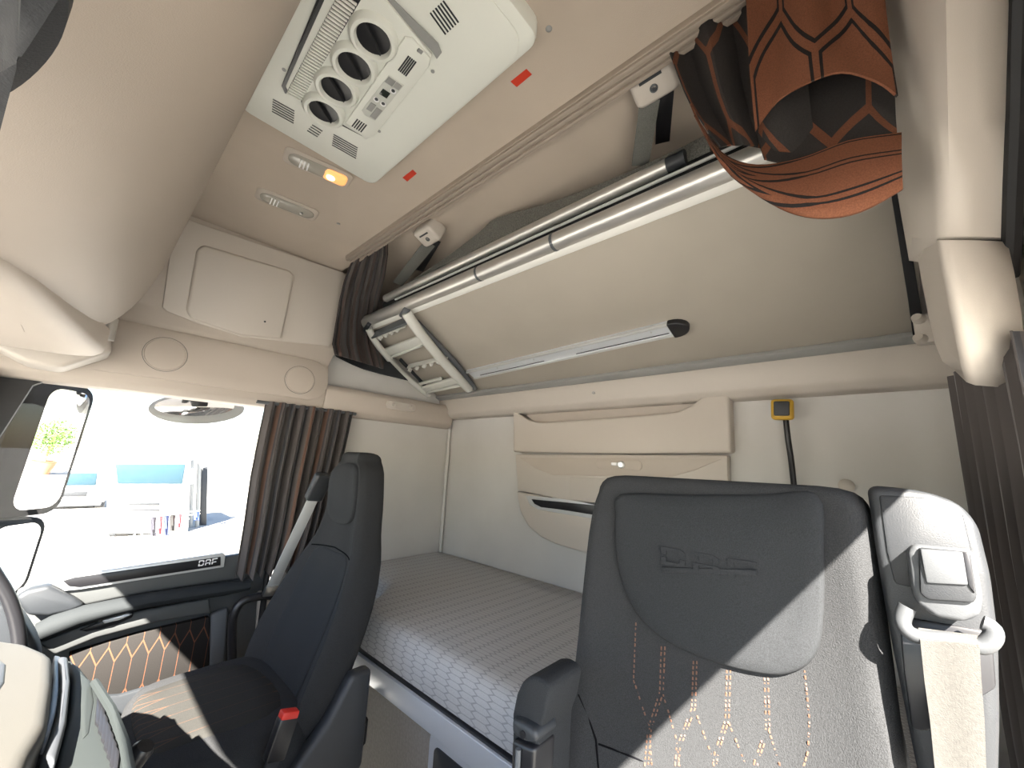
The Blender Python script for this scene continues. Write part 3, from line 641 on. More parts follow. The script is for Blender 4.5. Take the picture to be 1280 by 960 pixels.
MB().prism([lerp(rs, re_, .06) + wv * .014 + BN * .002, lerp(rs, re_, .46) + wv * .014 + BN * .002, lerp(rs, re_, .46) + wv * .017 + BN * .002, lerp(rs, re_, .06) + wv * .017 + BN * .002], -BN * .002).build('groove', M['dark'], rail)
MB().prism([lerp(rs, re_, .62) + wv * .014 + BN * .002, lerp(rs, re_, .98) + wv * .014 + BN * .002, lerp(rs, re_, .98) + wv * .017 + BN * .002, lerp(rs, re_, .62) + wv * .017 + BN * .002], -BN * .002).build('groove', M['dark'], rail)
for t in (.2, .42, .66, .93): MB().lathe(lerp(rs, re_, t) - wv * .008, BN, [(.004, 0), (.003, .003), (0, .0035)], 10).build('rivet', M['alu2'], rail)
cap = [re_ - wv * (hw + .002) - dv * .01] + [re_ + dv * (.052 * math.cos(a)) + wv * ((hw + .003) * math.sin(a)) for a in [(-.5 + k / 12) * math.pi for k in range(13)]] + [re_ + wv * (hw + .002) - dv * .01]
MB().prism([p + BN * .012 for p in cap], -BN * .024, .005, 3).build('end_cap', M['black'], rail)
# folded ladder hanging at the passenger end
lad = thing('folding_ladder', B3(520, 450), 'light grey folded ladder clipped under the passenger end of the bunk', 'ladder')
def rung(pa, pb, w, th, name, mm='ladder', off=.03, par=lad):
    a, c = B3(*pa, off), B3(*pb, off); d = c - a
    return MB().obox((a + c) / 2, d, BN.cross(d), BN, (d.length, w, th), min(w, th) * .3, 3).build(name, M[mm], par)
def rail_curve(pix, r, off, flat):
    pts = smooth_open([B3(x, y, o) for (x, y), o in zip(pix, off)], 4); return MB().tube(pts, r, 12, flat=flat)
rail_curve([(461, 411), (470, 428), (492, 455), (515, 477), (536, 494)], .017, [.03, .045, .05, .045, .03], 1.0).build('ladder_rail', M['ladder'], lad)
rail_curve([(508, 391), (522, 412), (545, 441), (567, 466), (586, 486)], .024, [.035, .055, .06, .055, .035], 1.0).build('ladder_rail', M['ladder'], lad)
rail_curve([(520, 402), (545, 428), (573, 458), (594, 486)], .014, [.012, .018, .018, .012], 1.0).build('ladder_rail', M['mid'], lad)
rung((466, 419), (512, 399), .012, .05, 'step_edge', 'mid')
st1 = rung((484, 440), (528, 424), .050, .020, 'step')
rung((487, 446), (528, 430), .014, .03, 'step_lip')
st2 = rung((528, 487), (574, 474), .046, .020, 'step')
rung((532, 490), (578, 480), .014, .03, 'step_lip')
for row, (a, c) in enumerate((((468, 426), (496, 413)), ((512, 463), (548, 453)))):
    rung((a[0] - 2, a[1] - 5), (c[0] + 12, c[1] - 7), .006, .03, 'tread_frame')
    for k in range(5):
        t = k / 4; p = B3(a[0] + (c[0] - a[0]) * t, a[1] + (c[1] - a[1]) * t, .04); MB().lathe(p, BN, [(.011, -.012), (.011, .006), (.007, .008), (.006, -.01)], 12).build('tread_ring', M['ladder'], lad)
rung((489, 452), (522, 486), .012, .02, 'inner_bar', 'mid', .012)
rung((500, 449), (533, 484), .010, .02, 'inner_bar', 'dark', .010)
rung((455, 414), (462, 404), .02, .03, 'hanger', 'dark', .025); rung((503, 395), (509, 386), .03, .03, 'hanger', 'mid', .025)
rung((516, 482), (552, 473), .020, .014, 'inner_bar', 'ladder', .02)

# straps and brackets holding the bunk
def strap(px, py, tx, ty, tx2, ty2, label):
    CN = V((-.43, 0, -.90)).normalized()
    c = P(px, py, 'z', 2.272)
    t = thing('strap_bracket', c - V((0, 0, .1)), label, 'bracket', 'bunk strap brackets on the ceiling')
    q = V((.45, 0, -.90)).normalized(); tv = V((.9, 0, .45)).normalized()
    q = V((-.38, 0, -.92)).normalized(); tv = V((.92, 0, -.38)).normalized()
    pl = MB().pillow(rrect(-.05, .05, -.038, .038, .016), [(0, -.03), (0, .022), (.004, .030), (.010, .033)], 0, 2, O=c, A=(0, 1, 0), B=tv, N=q).build('bracket_body', M['trim2'], t)
    MB().obox(c + q * .0335 - tv * .014, (0, 1, 0), tv, q, (.05, .006, .002)).build('bracket_slot', M['dark'], t)
    MB().lathe(c + q * .033 + tv * .008, q, [(.009, 0), (.009, .002), (.006, .002), (.006, 0)], 16).build('bolt', M['mid'], t)
    e = P(tx, ty, 'x', BF.x + .02); e2 = P(tx2, ty2, 'x', BF.x + .03)
    for (s_, e_, mm, dy) in ((c + q * .02 + tv * .03, e, 'strap', .02), (c + q * .02 + tv * .034, e2, 'black', -.015)):
        s_ = s_ + V((0, dy, 0)); d = e_ - s_; w = V((0, 1, 0)) - d * (d.y / d.length_squared); w.normalize()
        MB().obox((s_ + e_) / 2, d, w, d.cross(w), (d.length, .045 if mm == 'strap' else .036, .004), .001).build('strap', M[mm], t)
    return t
strap(818, 97, 800, 207, 828, 178, 'beige strap bracket near the orange curtain holding the bunk')
strap(537, 290, 497, 355, 524, 338, 'beige strap bracket beside the small brown curtain')
# net on top of the bunk
nr_ = [[(505, 358), (560, 320), (600, 292), (622, 273), (680, 256), (740, 236), (790, 214), (840, 190), (890, 168)], [(505, 368), (560, 345), (600, 328), (630, 315), (680, 292), (740, 265), (790, 243), (840, 222), (890, 200)]]
def rw(k, dx, j): return smooth_open([P(x, y, 'x', BF.x + .012 + dx) + V((.004 * math.sin(i * 2.1 + j), 0, 0)) for i, (x, y) in enumerate(nr_[k])], 3)
ra, rb = rw(0, .006, 0), rw(1, .02, 1)
MB().grid([ra, [lerp(a, c, .33) + V((-.006, 0, 0)) for a, c in zip(ra, rb)], [lerp(a, c, .66) + V((-.01, 0, 0)) for a, c in zip(ra, rb)], rb], .004).build('safety_net', M['net'], label='dark grey mesh safety net slumped along the upper bunk', cat='net')

# ------------------------------------------------------------------ CURTAINS
def pixrows(rows, k=4): # control rows of (px,py,x) -> smooth surface
    rr = [smooth_open([P(a, b_, 'x', x) for a, b_, x in r], k) for r in rows]
    cols = list(zip(*rr)); cc = [smooth_open(list(c), k) for c in cols]
    return [list(r) for r in zip(*cc)]
oc2 = thing('patterned_curtain', (.70, .05, 1.82), 'bunched orange and black patterned curtain at upper right of the bunk', 'curtain')
MB().grid(pixrows([[(822, 28, .665), (845, 10, .70), (870, -10, .66), (900, -25, .70), (945, -40, .66), (985, -55, .70)],
                   [(838, 70, .67), (862, 60, .70), (888, 50, .66), (918, 45, .70), (955, 40, .67), (1000, 30, .71)],
                   [(862, 130, .68), (885, 125, .71), (905, 120, .67), (930, 118, .71), (960, 120, .69), (1010, 120, .72)],
                   [(900, 185, .69), (915, 182, .71), (930, 182, .69), (948, 185, .72), (975, 190, .71), (1020, 195, .73)]]), .003).build('left_folds', M['lining'], oc2)
MB().grid(pixrows([[(930, -40, .645), (965, -40, .665), (1000, -40, .645), (1040, -40, .665), (1075, -40, .65), (1100, -40, .66)],
                   [(934, 30, .65), (968, 25, .67), (1005, 20, .65), (1045, 20, .67), (1085, 20, .655), (1106, 20, .665)],
                   [(937, 90, .65), (965, 80, .67), (1005, 65, .65), (1050, 60, .66), (1090, 72, .66), (1114, 80, .67)],
                   [(944, 165, .66), (972, 128, .665), (1010, 105, .645), (1052, 92, .65), (1095, 104, .655), (1120, 122, .67)]]), .003).build('front_flap', M['curt'], oc2)
MB().grid(pixrows([[(940, 120, .72), (985, 90, .74), (1050, 80, .74), (1118, 100, .73)],
                   [(945, 165, .715), (985, 150, .73), (1050, 140, .73), (1120, 150, .72)],
                   [(955, 200, .70), (990, 205, .71), (1050, 190, .71), (1122, 180, .71)]]), .003).build('inner_lining', M['lining'], oc2)
MB().grid(pixrows([[(862, 130, .662), (878, 165, .665), (905, 195, .665), (945, 208, .67), (1000, 200, .68), (1060, 178, .68), (1126, 168, .69)],
                   [(866, 138, .655), (888, 182, .65), (920, 215, .645), (960, 226, .645), (1010, 222, .65), (1065, 205, .655), (1126, 195, .67)],
                   [(872, 148, .655), (898, 196, .645), (932, 228, .635), (975, 246, .63), (1020, 248, .635), (1070, 235, .645), (1126, 215, .665)],
                   [(880, 160, .66), (908, 210, .65), (945, 240, .64), (985, 262, .635), (1028, 270, .64), (1075, 262, .65), (1126, 235, .67)],
                   [(885, 168, .675), (912, 212, .67), (950, 240, .665), (990, 262, .66), (1030, 268, .665), (1075, 258, .67), (1126, 232, .685)]]), .003).build('lower_swag', M['swag'], oc2)
# small brown curtain at the passenger end of the rail
sc = thing('brown_curtain', P(440, 450, 'x', .74), 'short gathered dark brown curtain at the passenger end of the rail', 'curtain')
rows = []
tops = [(448, 306), (487, 300)]; 
for (xl, yl), (xr, yr), amp, xa, xb in (((448, 308), (485, 297), .010, .68, .69), ((440, 325), (485, 318), .010, .68, .72), ((430, 350), (481, 345), .012, .685, .78), ((424, 375), (474, 370), .013, .70, .86), ((419, 405), (470, 398), .012, .705, .95), ((415, 430), (474, 428), .012, .715, 1.0), ((418, 443), (482, 462), .012, .735, 1.04)):
    r = []
    for k in range(25):
        t = k / 24; r.append(P(xl + (xr - xl) * t, yl + (yr - yl) * t, 'x', xa + (xb - xa) * t + amp * math.sin(t * 27)))
    rows.append(r)
MB().grid(rows, .003).build('gathered_cloth', M['smallcurt'], sc)
MB().grid(pixrows([[(413, 418, .775), (440, 428, .92), (470, 425, 1.06)], [(416, 438, .78), (445, 446, .93), (480, 445, 1.06)], [(420, 446, .79), (455, 462, .96), (510, 476, 1.10)]], 3), .006).build('loose_hem', M['fab2'], sc)
# striped curtain by the passenger door
dc = thing('striped_curtain', (.78, 1.93, .9), 'brown striped curtain gathered beside the passenger window', 'curtain')
rows = []
for z, x0, x1 in ((1.625, .535, .93), (1.5, .53, .92), (1.3, .525, .90), (1.1, .53, .88), (.98, .53, .86), (.90, .53, .84)):
    r = []
    for k in range(73):
        t = k / 72; x = x0 + (x1 - x0) * t; r.append((x, 1.95 + .018 * math.sin(t * 58 + z * .8) + .008 * math.sin(t * 23), z + .012 * math.sin(t * 58) * (1 if z < .95 else 0)))
    rows.append(r)
MB().grid(rows, .002).build('folded_cloth', M['doorcurt'], dc)
MB().tube([(.50, 1.96, 1.618), (.95, 1.96, 1.618)], .008, 8).build('curtain_track', M['mid'], dc)
# driver-side curtain at the right edge
rows = []
dcu = thing('driver_side_curtain', (1.0, -.15, .5), 'dark curtain with brown stripes at the right edge behind the belt tower', 'curtain')
for z, xa, ya, xb, yb in ((1.60, 1.10, -.135, .80, -.165), (1.45, 1.12, -.135, .78, -.16), (1.3, 1.14, -.135, .78, -.155), (1.0, 1.14, -.13, .78, -.15), (.7, 1.14, -.13, .78, -.15), (.45, 1.14, -.13, .78, -.15)):
    r = []
    for k in range(61):
        t = k / 60; r.append((xa + (xb - xa) * t, ya + (yb - ya) * t + .012 * math.sin(t * 44 + z), z))
    rows.append(r)
MB().grid(rows, .002).build('folded_cloth', M['doorcurt'], dcu)

# ------------------------------------------------------------------ driver side structure (right edge)
wl = MB().box((.95, YL - .03, 0), (XRW, YL, 2.45)).build('wall_left', M['wall'], kind='structure', label='side wall behind the driver seat')
MB().box((-.42, YL - .06, 1.668), (.80, YL, 2.24), .004).build('door_header', M['trim'], wl)
MB().prism([(.58, YL - .06, 1.675), (.785, YL - .06, 1.675), (.785, YL - .06, 1.50), (.74, YL - .06, 1.59)], (0, .055, 0), .003).build('sun_block_gusset', M['trim'], wl)  # unseen corner piece, added to keep the sun off the lower pillar cover
MB().box((.78, YL - .05, 0), (.96, YL, 2.40), .01).build('door_post', M['trim'], wl)
MB().box((-.66, YL - .05, 0), (-.44, YL, .88), .01).build('front_post', M['dark'], wl)
MB().prism([(-.66, YL - .05, .86), (-.50, YL - .05, .86), (-.30, YL - .05, 1.62), (-.44, YL - .05, 1.66)], (0, .05, 0), .01).build('front_pillar', M['trim'], wl)
plan = [(.86, -.086), (.815, -.100), (.800, -.107), (.805, -.118), (.848, -.172), (.93, -.178), (.93, -.086)]
pc = thing('door_pillar_trim', (.85, -.13, 1.53), 'tall pale beige moulded pillar trim at the right edge', 'pillar trim')
rings = []
for py, xl, xc, xr in ((-70, 1066, 1166, 1271), (0, 1085, 1170, 1268), (75, 1098, 1172, 1266), (150, 1112, 1174, 1264), (225, 1126, 1176, 1261), (297, 1140, 1178, 1258)):
    l = P(xl, py, 'x', .865); c = P(xc, py, 'y', -.107); r_ = P(xr, py, 'y', -.172)
    c1_ = lerp(c, l, .12) + V((-.004, .002, 0)); c2_ = lerp(c, r_, .12) + V((-.004, 0, 0))
    rings.append([l, lerp(l, c, .5) + V((0, .002, 0)), c1_, lerp(c1_, c2_, .5) + V((-.002, .001, 0)), c2_, lerp(c, r_, .5) + V((-.004, 0, 0)), r_, V((.96, -.178, r_.z)), V((.96, -.086, l.z))])
MB().loft(rings).build('upper_cover', M['trim2'], pc, ang=60)
top_ring = rings[-1]; rings = []
for dz, k, d in ((-.006, 1, 0), (-.05, 1, .0), (-.11, .98, .004), (-.16, .93, .012), (-.19, .82, .026), (-.205, .6, .04)):
    rings.append([(.87 + (p.x - .87) * k + d, -.13 + (p.y + .13) * k - (.011 if i_ in (0, 1, 8) else 0), p.z + dz) for i_, p in enumerate(top_ring)])
MB().loft(rings).build('lower_cover', M['trim2'], pc, ang=60)
MB().tube([P(x, y, 'y', -.176) for x, y in ((1278, -60), (1275, 0), (1271, 150), (1265, 297), (1262, 345))], .010, 8).build('door_seal', M['rubber'], pc)
# black webbing at the end of the bunk and latch hooks
MB().prism([B3(x, y, .014) for x, y in ((1112, 230), (1126, 230), (1158, 424), (1142, 426), (1136, 380))], -BN * .008, .002).build('end_webbing', M['blackm'], label='black strap closing the gap at driver end of the bunk', cat='strap')
lh = thing('bunk_latch', P(1150, 420, 'x', 1.40), 'small beige latch with two knobs at driver end of the bunk', 'latch')
MB().obox(P(1156, 412, 'x', 1.36), (0, 1, 0), (0, 0, 1), (1, 0, 0), (.035, .075, .03), .006).build('latch_body', M['trim2'], lh)
for px, py in ((1150, 399), (1152, 424)): MB().tube([P(px + 2, py, 'x', 1.36), P(px - 2, py, 'x', 1.34), P(px - 5, py - 3, 'x', 1.33)], [.014, .012, .010], 10).build('latch_knob', M['trim2'], lh)

# ------------------------------------------------------------------ GOOSENECK LAMP
gl = thing('gooseneck_lamp', P(992, 603, 'x', 1.56), 'small reading lamp with black stem and yellow rimmed square head', 'lamp')
MB().tube(smooth_open([P(982, 520, 'x', 1.55), P(985, 548, 'x', 1.55), P(989, 575, 'x', 1.56), P(993, 612, 'x', 1.585)], 4), .0085, 10).build('stem', M['black'], gl)
MB().lathe(P(993, 616, 'x', 1.62), (-1, 0, 0), [(.024, 0), (.024, .012), (.014, .04), (0, .042)], 16).build('base', M['black'], gl)
hc = P(978, 512, 'x', 1.54); hA = V((0, 1, .06)).normalized(); hB = V((0, -.06, 1)).normalized()
hd = MB().obox(hc, hA, hB, (1, 0, 0), (.062, .068, .03), .010, 3).build('head', mat('yellow_plastic', (.50, .30, .03), .5), gl)
MB().obox(hc + V((-.014, 0, .002)), hA, hB, (1, 0, 0), (.044, .048, .012), .005, 2).build('lamp_lens', M['dark'], hd)
MB().lathe(P(1058, 607, 'x', 1.615), (-1, 0, 0), [(.02, -.01), (.02, .006), (.012, .012), (0, .012)], 18).build('wall_button', M['trim2'], label='round beige button on rear wall above the driver seat', cat='button')

# ------------------------------------------------------------------ LOWER BED
bed = thing('lower_bed', (1.2, .9, .1), 'lower sleeping bunk with patterned grey mattress and silver front edge', 'bed')
mo = [(1.61, -.10), (1.61, 2.01), (1.04, 2.01), (1.03, 1.66), (.98, 1.60), (.87, 1.50), (.82, 1.46), (.80, 1.40), (.80, .62), (.84, .55), (1.0, .47), (1.02, .40), (1.02, -.10)]
def dens(p, step=.05):
    r = []
    for i in range(len(p)):
        a = V((*p[i], 0)); c = V((*p[(i + 1) % len(p)], 0)); n = max(1, int((c - a).length / step))
        for k in range(n): q = lerp(a, c, k / n); r.append((q.x, q.y))
    return r
mo_d = dens(mo, .04)
XF_ = [(-.10, 1.02), (.38, 1.02), (.46, .99), (.54, .86), (.60, .805), (.66, .80), (1.38, .80), (1.43, .806), (1.47, .83), (1.51, .88), (1.58, .97), (1.64, 1.02), (1.70, 1.035), (2.01, 1.04)]
rings = []
for k in range(-2, 69):
    y = max(-.10, min(2.01, -.10 + 2.11 * k / 66)); xf = sm(XF_, y)
    e_ = .012 if k in (-2, 68) else (.003 if k in (-1, 67) else 0)     # softened ends
    rings.append([(xf + .004, y, .742 + e_), (xf, y, .752 + e_), (xf, y, .80), (xf + .004, y, .83 - e_), (xf + .014, y, .848 - e_), (xf + .032, y, .857 - e_), (xf + .06, y, .86 - e_)] + [(xf + .06 + (1.60 - xf - .06) * t / 6, y, .86 - e_) for t in range(1, 7)] + [(1.61, y, .852 - e_), (1.61, y, .742 + e_)])
MB().loft(rings).build('mattress', M['matt'], bed, ang=50)
base = [(1.61, -.10), (1.61, 2.01), (1.05, 2.01), (1.04, 1.64), (.86, 1.495), (.815, 1.44), (.812, .62), (.85, .56), (1.04, .42), (1.04, -.10)]
MB().prism([(x, y, .715) for x, y in base], (0, 0, .03), .004).build('base_board', M['black'], bed)
tr_ = [(.826, .60), (.806, .63), (.803, 1.43), (.812, 1.465), (.835, 1.485), (.845, 1.475), (.83, 1.45), (.83, .60)]
MB().prism([(x, y, .655) for x, y in tr_], (0, 0, .062), .006, 3).build('front_trim', M['silver'], bed)
bx_ = [(1.61, -.10), (1.61, 2.01), (1.08, 2.01), (1.07, 1.62), (.88, 1.47), (.85, 1.44), (.85, .60), (1.08, .45), (1.08, -.10)]
MB().prism([(x, y, 0) for x, y in bx_], (0, 0, .715)).build('storage_box', M['boxface'], bed)
dr = [(y, z) for y, z in rrect(.52, 1.03, .22, .645, .03)]
dw = MB().pillow(dr, [(0, 0), (0, .012), (.006, .018)], 0, 2, O=(.85, 0, 0), A=(0, 1, 0), B=(0, 0, 1), N=(-1, 0, 0)).build('locker_door', M['silver'], bed)
MB().pillow(rrect(.55, 1.0, .25, .615, .02), [(0, 0), (0, .004), (.004, .006)], 0, 2, O=(.834, 0, 0), A=(0, 1, 0), B=(0, 0, 1), N=(-1, 0, 0)).build('locker_frame', M['dark'], dw)
MB().pillow(rrect(.57, .98, .26, .56, .012), [(0, 0), (0, .004), (.004, .006)], 0, 2, O=(.829, 0, 0), A=(0, 1, 0), B=(0, 0, 1), N=(-1, 0, 0)).build('locker_front', M['alu2'], dw)
MB().obox((.822, .88, .555), (0, 1, 0), (0, 0, 1), (1, 0, 0), (.12, .03, .02), .006).build('locker_handle', M['dark'], dw)

# ------------------------------------------------------------------ SEATS
FX = [(.55, .53), (.70, .555), (.80, .585), (.92, .63), (1.04, .668), (1.2, .69), (1.32, .69), (1.40, .70)]
def seat_back(par, cy, WL, WR, zs, bol, thick, matr, name='backrest', top=1.405):
    """closed loft: rows in z; WL/WR give the y limits; bol = bolster bulge (m) at height z."""
    def front(y, z):
        l, r = sm(WL, z), sm(WR, z); h = (r - l) / 2; c = (l + r) / 2; u = max(-1, min(1, (y - c) / h))
        b = sm(bol, z); e = abs(u)
        x = sm(FX, z) - b * max(0, (e - .35) / .65) ** 2 * 1.0
        if e > .90: x += .035 * ((e - .90) / .10) ** 2
        return x
    rings = []
    for z in zs:
        l, r = sm(WL, z), sm(WR, z); t = sm(thick, z); ring = []
        for k in range(33):
            u = -1 + 2 * k / 32; y = (l + r) / 2 + (r - l) / 2 * u; ring.append((front(y, z), y, z))
        xb = sm(FX, z) + t
        for u in (1.0, .96, .8, .4, 0, -.4, -.8, -.96, -1.0):
            y = (l + r) / 2 + (r - l) / 2 * u * (1.0 if abs(u) < .99 else 1.0)
            ring.append((xb - (.03 if abs(u) > .99 else (.008 if abs(u) > .9 else 0)), y, z))
        rings.append(ring)
    # rounded top
    last = rings[-1]; z = zs[-1]; cxm = sum(p[0] for p in last) / len(last); cym = sum(p[1] for p in last) / len(last)
    for q, dz in ((.97, .010), (.90, .019), (.78, .026), (.55, .031), (.25, .033)):
        rings.append([(cxm + (p[0] - cxm) * q, cym + (p[1] - cym) * (1 - (1 - q) * .35), z + dz) for p in last])
    o = MB().loft(rings).build(name, matr, par, ang=60); return o, front
Z1 = [.58, .64, .70, .76, .82, .88, .94, 1.0, 1.06, 1.10, 1.14, 1.18, 1.22, 1.27, 1.32, 1.345, 1.37, 1.385]
# passenger seat ---------------------------------------------------
ps = thing('passenger_seat', (.4, 1.43, .1), 'charcoal passenger seat with tall tapered backrest beside the striped curtain', 'seat')
PC = 1.43
HW = [(.58, .22), (.70, .245), (.82, .25), (.94, .235), (1.06, .19), (1.14, .150), (1.2, .135), (1.30, .125), (1.345, .112), (1.37, .092), (1.385, .072)]
ob, pf = seat_back(ps, PC, [(z, PC - w) for z, w in HW], [(z, PC + w) for z, w in HW], Z1, [(.58, .05), (.8, .06), (1.0, .05), (1.12, .02), (1.4, .015)], [(.58, .085), (.9, .085), (1.1, .09), (1.38, .09)], M['fab'])
MB().tube([(pf(PC + .15 * t_ / 8, 1.088 - .012 * abs(t_ / 8)) - .0012, PC + .15 * t_ / 8, 1.088 - .012 * abs(t_ / 8)) for t_ in range(-8, 9)], .002, 6).build('back_seam', M['seam'], ps)
def on_seat(fr, px, py, off=.0):
    d = ray(px, py); t = .3
    for i in range(600):
        p = CP + d * t
        if p.x >= fr(p.y, p.z) - off: break
        t += .0025
    return CP + d * t
hp = [(c.y, c.z) for c in [on_seat(pf, x, y) for x, y in ((414, 592), (428, 584), (442, 583), (447, 600), (445, 625), (434, 646), (422, 651), (412, 643), (409, 620))]]
def surf_patch(out, front, dome, lift, nm, mm, par, nr=6):
    n = len(out); cx = sum(p[0] for p in out) / n; cz = sum(p[1] for p in out) / n; rings = []
    for q, h in [(1.0, -.012), (1.0, lift * .2), (.985, lift * .75), (.96, lift)] + [(.96 * (1 - k / (nr + .2)), lift + dome * (1 - (1 - k / (nr + .2)) ** 2)) for k in range(1, nr + 1)]:
        rings.append([(front(cx + (y - cx) * q, cz + (z - cz) * q) - h, cx + (y - cx) * q, cz + (z - cz) * q) for y, z in out])
    return MB().loft(rings).build(nm, mm, par, ang=60)
surf_patch(smooth_closed([(PC + .098, 1.345), (PC + .04, 1.375), (PC - .04, 1.375), (PC - .098, 1.345), (PC - .105, 1.25), (PC - .085, 1.185), (PC, 1.165), (PC + .085, 1.185), (PC + .105, 1.25)], 4), pf, .006, .012, 'headrest_pad', M['fab2'], ps)
surf_patch(smooth_closed([(PC + .13, 1.06), (PC, 1.075), (PC - .13, 1.06), (PC - .155, .90), (PC - .14, .72), (PC, .68), (PC + .14, .72), (PC + .155, .90)], 4), pf, .002, .005, 'centre_panel', M['fab2'], ps)
# cushion
cu = smooth_closed([(.20, 1.42), (.215, 1.60), (.27, 1.675), (.40, 1.69), (.56, 1.66), (.60, 1.43), (.56, 1.20), (.40, 1.155), (.27, 1.17), (.21, 1.26)], 4)
MB().pillow(cu, [(.02, .585), (0, .61), (0, .66), (.006, .695), (.02, .715), (.04, .722)], .006, 4).build('cushion', M['fab'], ps)
cc = smooth_closed([(.222, 1.43), (.235, 1.56), (.29, 1.60), (.50, 1.59), (.51, 1.27), (.29, 1.26), (.235, 1.30)], 4)
MB().pillow(cc, [(0, .70), (0, .720), (.008, .7265)], .005, 3).build('cushion_panel', M['seatfab'], ps)
MB().pillow(smooth_closed([(.24, 1.42), (.25, 1.62), (.56, 1.64), (.62, 1.43), (.56, 1.20), (.25, 1.22)], 3), [(0, .12), (0, .50), (.01, .60)], 0, 2).build('seat_base', M['blackm'], ps)
# side shell with recliner
MB().prism([(.36, 1.145, .60), (.50, 1.145, .62), (.58, 1.145, .70), (.64, 1.145, .80), (.70, 1.145, .80), (.70, 1.145, .55), (.38, 1.145, .52)], (0, .045, 0), .014, 3).build('side_shell', M['dark'], ps)
bA, bB = P(343, 905, 'y', 1.10), P(350, 960, 'y', 1.10)
c0 = P(351, 922, 'y', 1.11)
bk = MB().obox(c0, (.25, 0, 1), (1, 0, -.25), (0, 1, 0), (.085, .045, .028), .006).build('belt_buckle', M['black'], ps)
MB().obox(c0 + V((.25, 0, 1)).normalized() * .046, (.25, 0, 1), (1, 0, -.25), (0, 1, 0), (.018, .040, .026), .004).build('release_button', M['red'], bk)
MB().obox(c0 - V((.25, 0, 1)).normalized() * .09, (.25, 0, 1), (1, 0, -.25), (0, 1, 0), (.11, .03, .01), .002).build('buckle_stalk', M['blackm'], bk)
# seat belt of the passenger seat: belt guide at shoulder, webbing to the post
sb = thing('passenger_seat_belt', (.66, 1.86, .9), 'pale grey seat belt hanging between passenger seat and striped curtain', 'seat belt')
gp = P(394, 618, 'y', 1.72); e1 = P(338, 738, 'y', 1.90)
dd = e1 - gp; ww = V((1, 0, 0)) - dd * (dd.x / dd.length_squared); ww.normalize()
MB().obox((gp + e1) / 2, dd, ww, dd.cross(ww), (dd.length, .045, .003), .0008).build('webbing', mat('pale_webbing', (.42, .43, .43), .6), sb)
MB().obox(gp + V((.01, 0, .03)), dd, ww, dd.cross(ww), (.12, .07, .04), .012, 3).build('belt_guide', M['dark'], sb)
MB().obox(e1, dd, ww, dd.cross(ww), (.045, .05, .02), .006).build('belt_tongue', M['chrome'], sb)
# black post near the seat (adjuster)
aj = thing('seat_side_strut', (.74, 1.27, .2), 'black cylindrical strut standing beside passenger seat under the bed edge', 'strut')
MB().tube([(.775, 1.33, .0), (.775, 1.33, .62)], .022, 14).build('strut_tube', M['black'], aj)
MB().tube([(.775, 1.33, .50), (.775, 1.33, .56)], .034, 14).build('strut_collar', M['blackm'], aj)
# grab handle by the door post
gh = smooth_open([D(291, 838, 1.93), D(290, 800, 1.93), D(292, 770, 1.93), D(303, 752, 1.93), D(322, 746, 1.93), D(345, 744, 1.95)], 5)
MB().tube(gh, .016, 12).build('grab_handle', M['black'], label='black bent grab handle bar behind the passenger door', cat='grab handle')

# driver seat ------------------------------------------------------
ds = thing('driver_seat', (.4, .2, .1), 'large charcoal driver seat in the right foreground with belt tower', 'seat')
def yat(px, z):    # y where pixel column px meets the seat profile at height z
    X = sm(FX, z); lo, hi = 0, 960
    for _ in range(40):
        mid_ = (lo + hi) / 2
        if P(px, mid_, 'x', X).z > z: lo = mid_
        else: hi = mid_
    return P(px, lo, 'x', X).y
lefts = [(.62, 655), (.70, 670), (.80, 688), (.88, 700), (.95, 709), (1.02, 716), (1.10, 722), (1.18, 727), (1.24, 731), (1.30, 736), (1.34, 742), (1.36, 747)]
rights = [(.62, 1160), (.80, 1160), (.95, 1152), (1.08, 1134), (1.18, 1118), (1.26, 1104), (1.32, 1094), (1.36, 1088)]
DWL = [(z, yat(px, z)) for z, px in rights]; DWR = [(z, yat(px, z)) for z, px in lefts]
Zd = [.62, .68, .74, .80, .86, .92, .98, 1.04, 1.10, 1.15, 1.20, 1.24, 1.28, 1.31, 1.34, 1.355]
ob, df = seat_back(ds, .2, DWL, DWR, Zd, [(.62, .07), (.8, .06), (.95, .045), (1.1, .03), (1.4, .02)], [(.62, .15), (1.0, .13), (1.36, .10)], M['fab'])
hpx = [(778, 618), (850, 613), (950, 611), (1022, 612), (1030, 690), (1029, 780), (1017, 822), (990, 840), (955, 841), (900, 828), (845, 806), (805, 775), (782, 735), (772, 690), (771, 645)]
hpt = []
for x, y in hpx:
    p = on_seat(df, x, max(y, 618)); hpt.append((p.y, p.z))
surf_patch(smooth_closed(hpt, 4), df, .010, .010, 'headrest_pad', M['fab2'], ds, 8)
def df2(y, z): return df(y, z) - .020
# embossed letters on the pad
em = MB(); p0 = on_seat(df2, 828, 704, 0); p1 = on_seat(df2, 946, 703, 0)
A_ = V((0, p1.y - p0.y, 0)); wlet = abs(A_.y) / 3 - .008
letters(em, V((p0.x - .0025, p0.y, p0.z)), A_.normalized(), V((.06, 0, 1)).normalized(), V((-1, 0, 0)), .026, wlet, .012, .0022)
em.build('embossed_lettering', M['fab2'], ds, smooth=False)
ln0, ln1 = on_seat(df2, 828, 712, 0), on_seat(df2, 946, 716, 0)
MB().obox((ln0 + ln1) / 2 + V((-.001, 0, 0)), ln1 - ln0, (0, 0, 1), (1, 0, 0), ((ln1 - ln0).length, .008, .003), .001).build('embossed_bar', M['fab2'], ds)
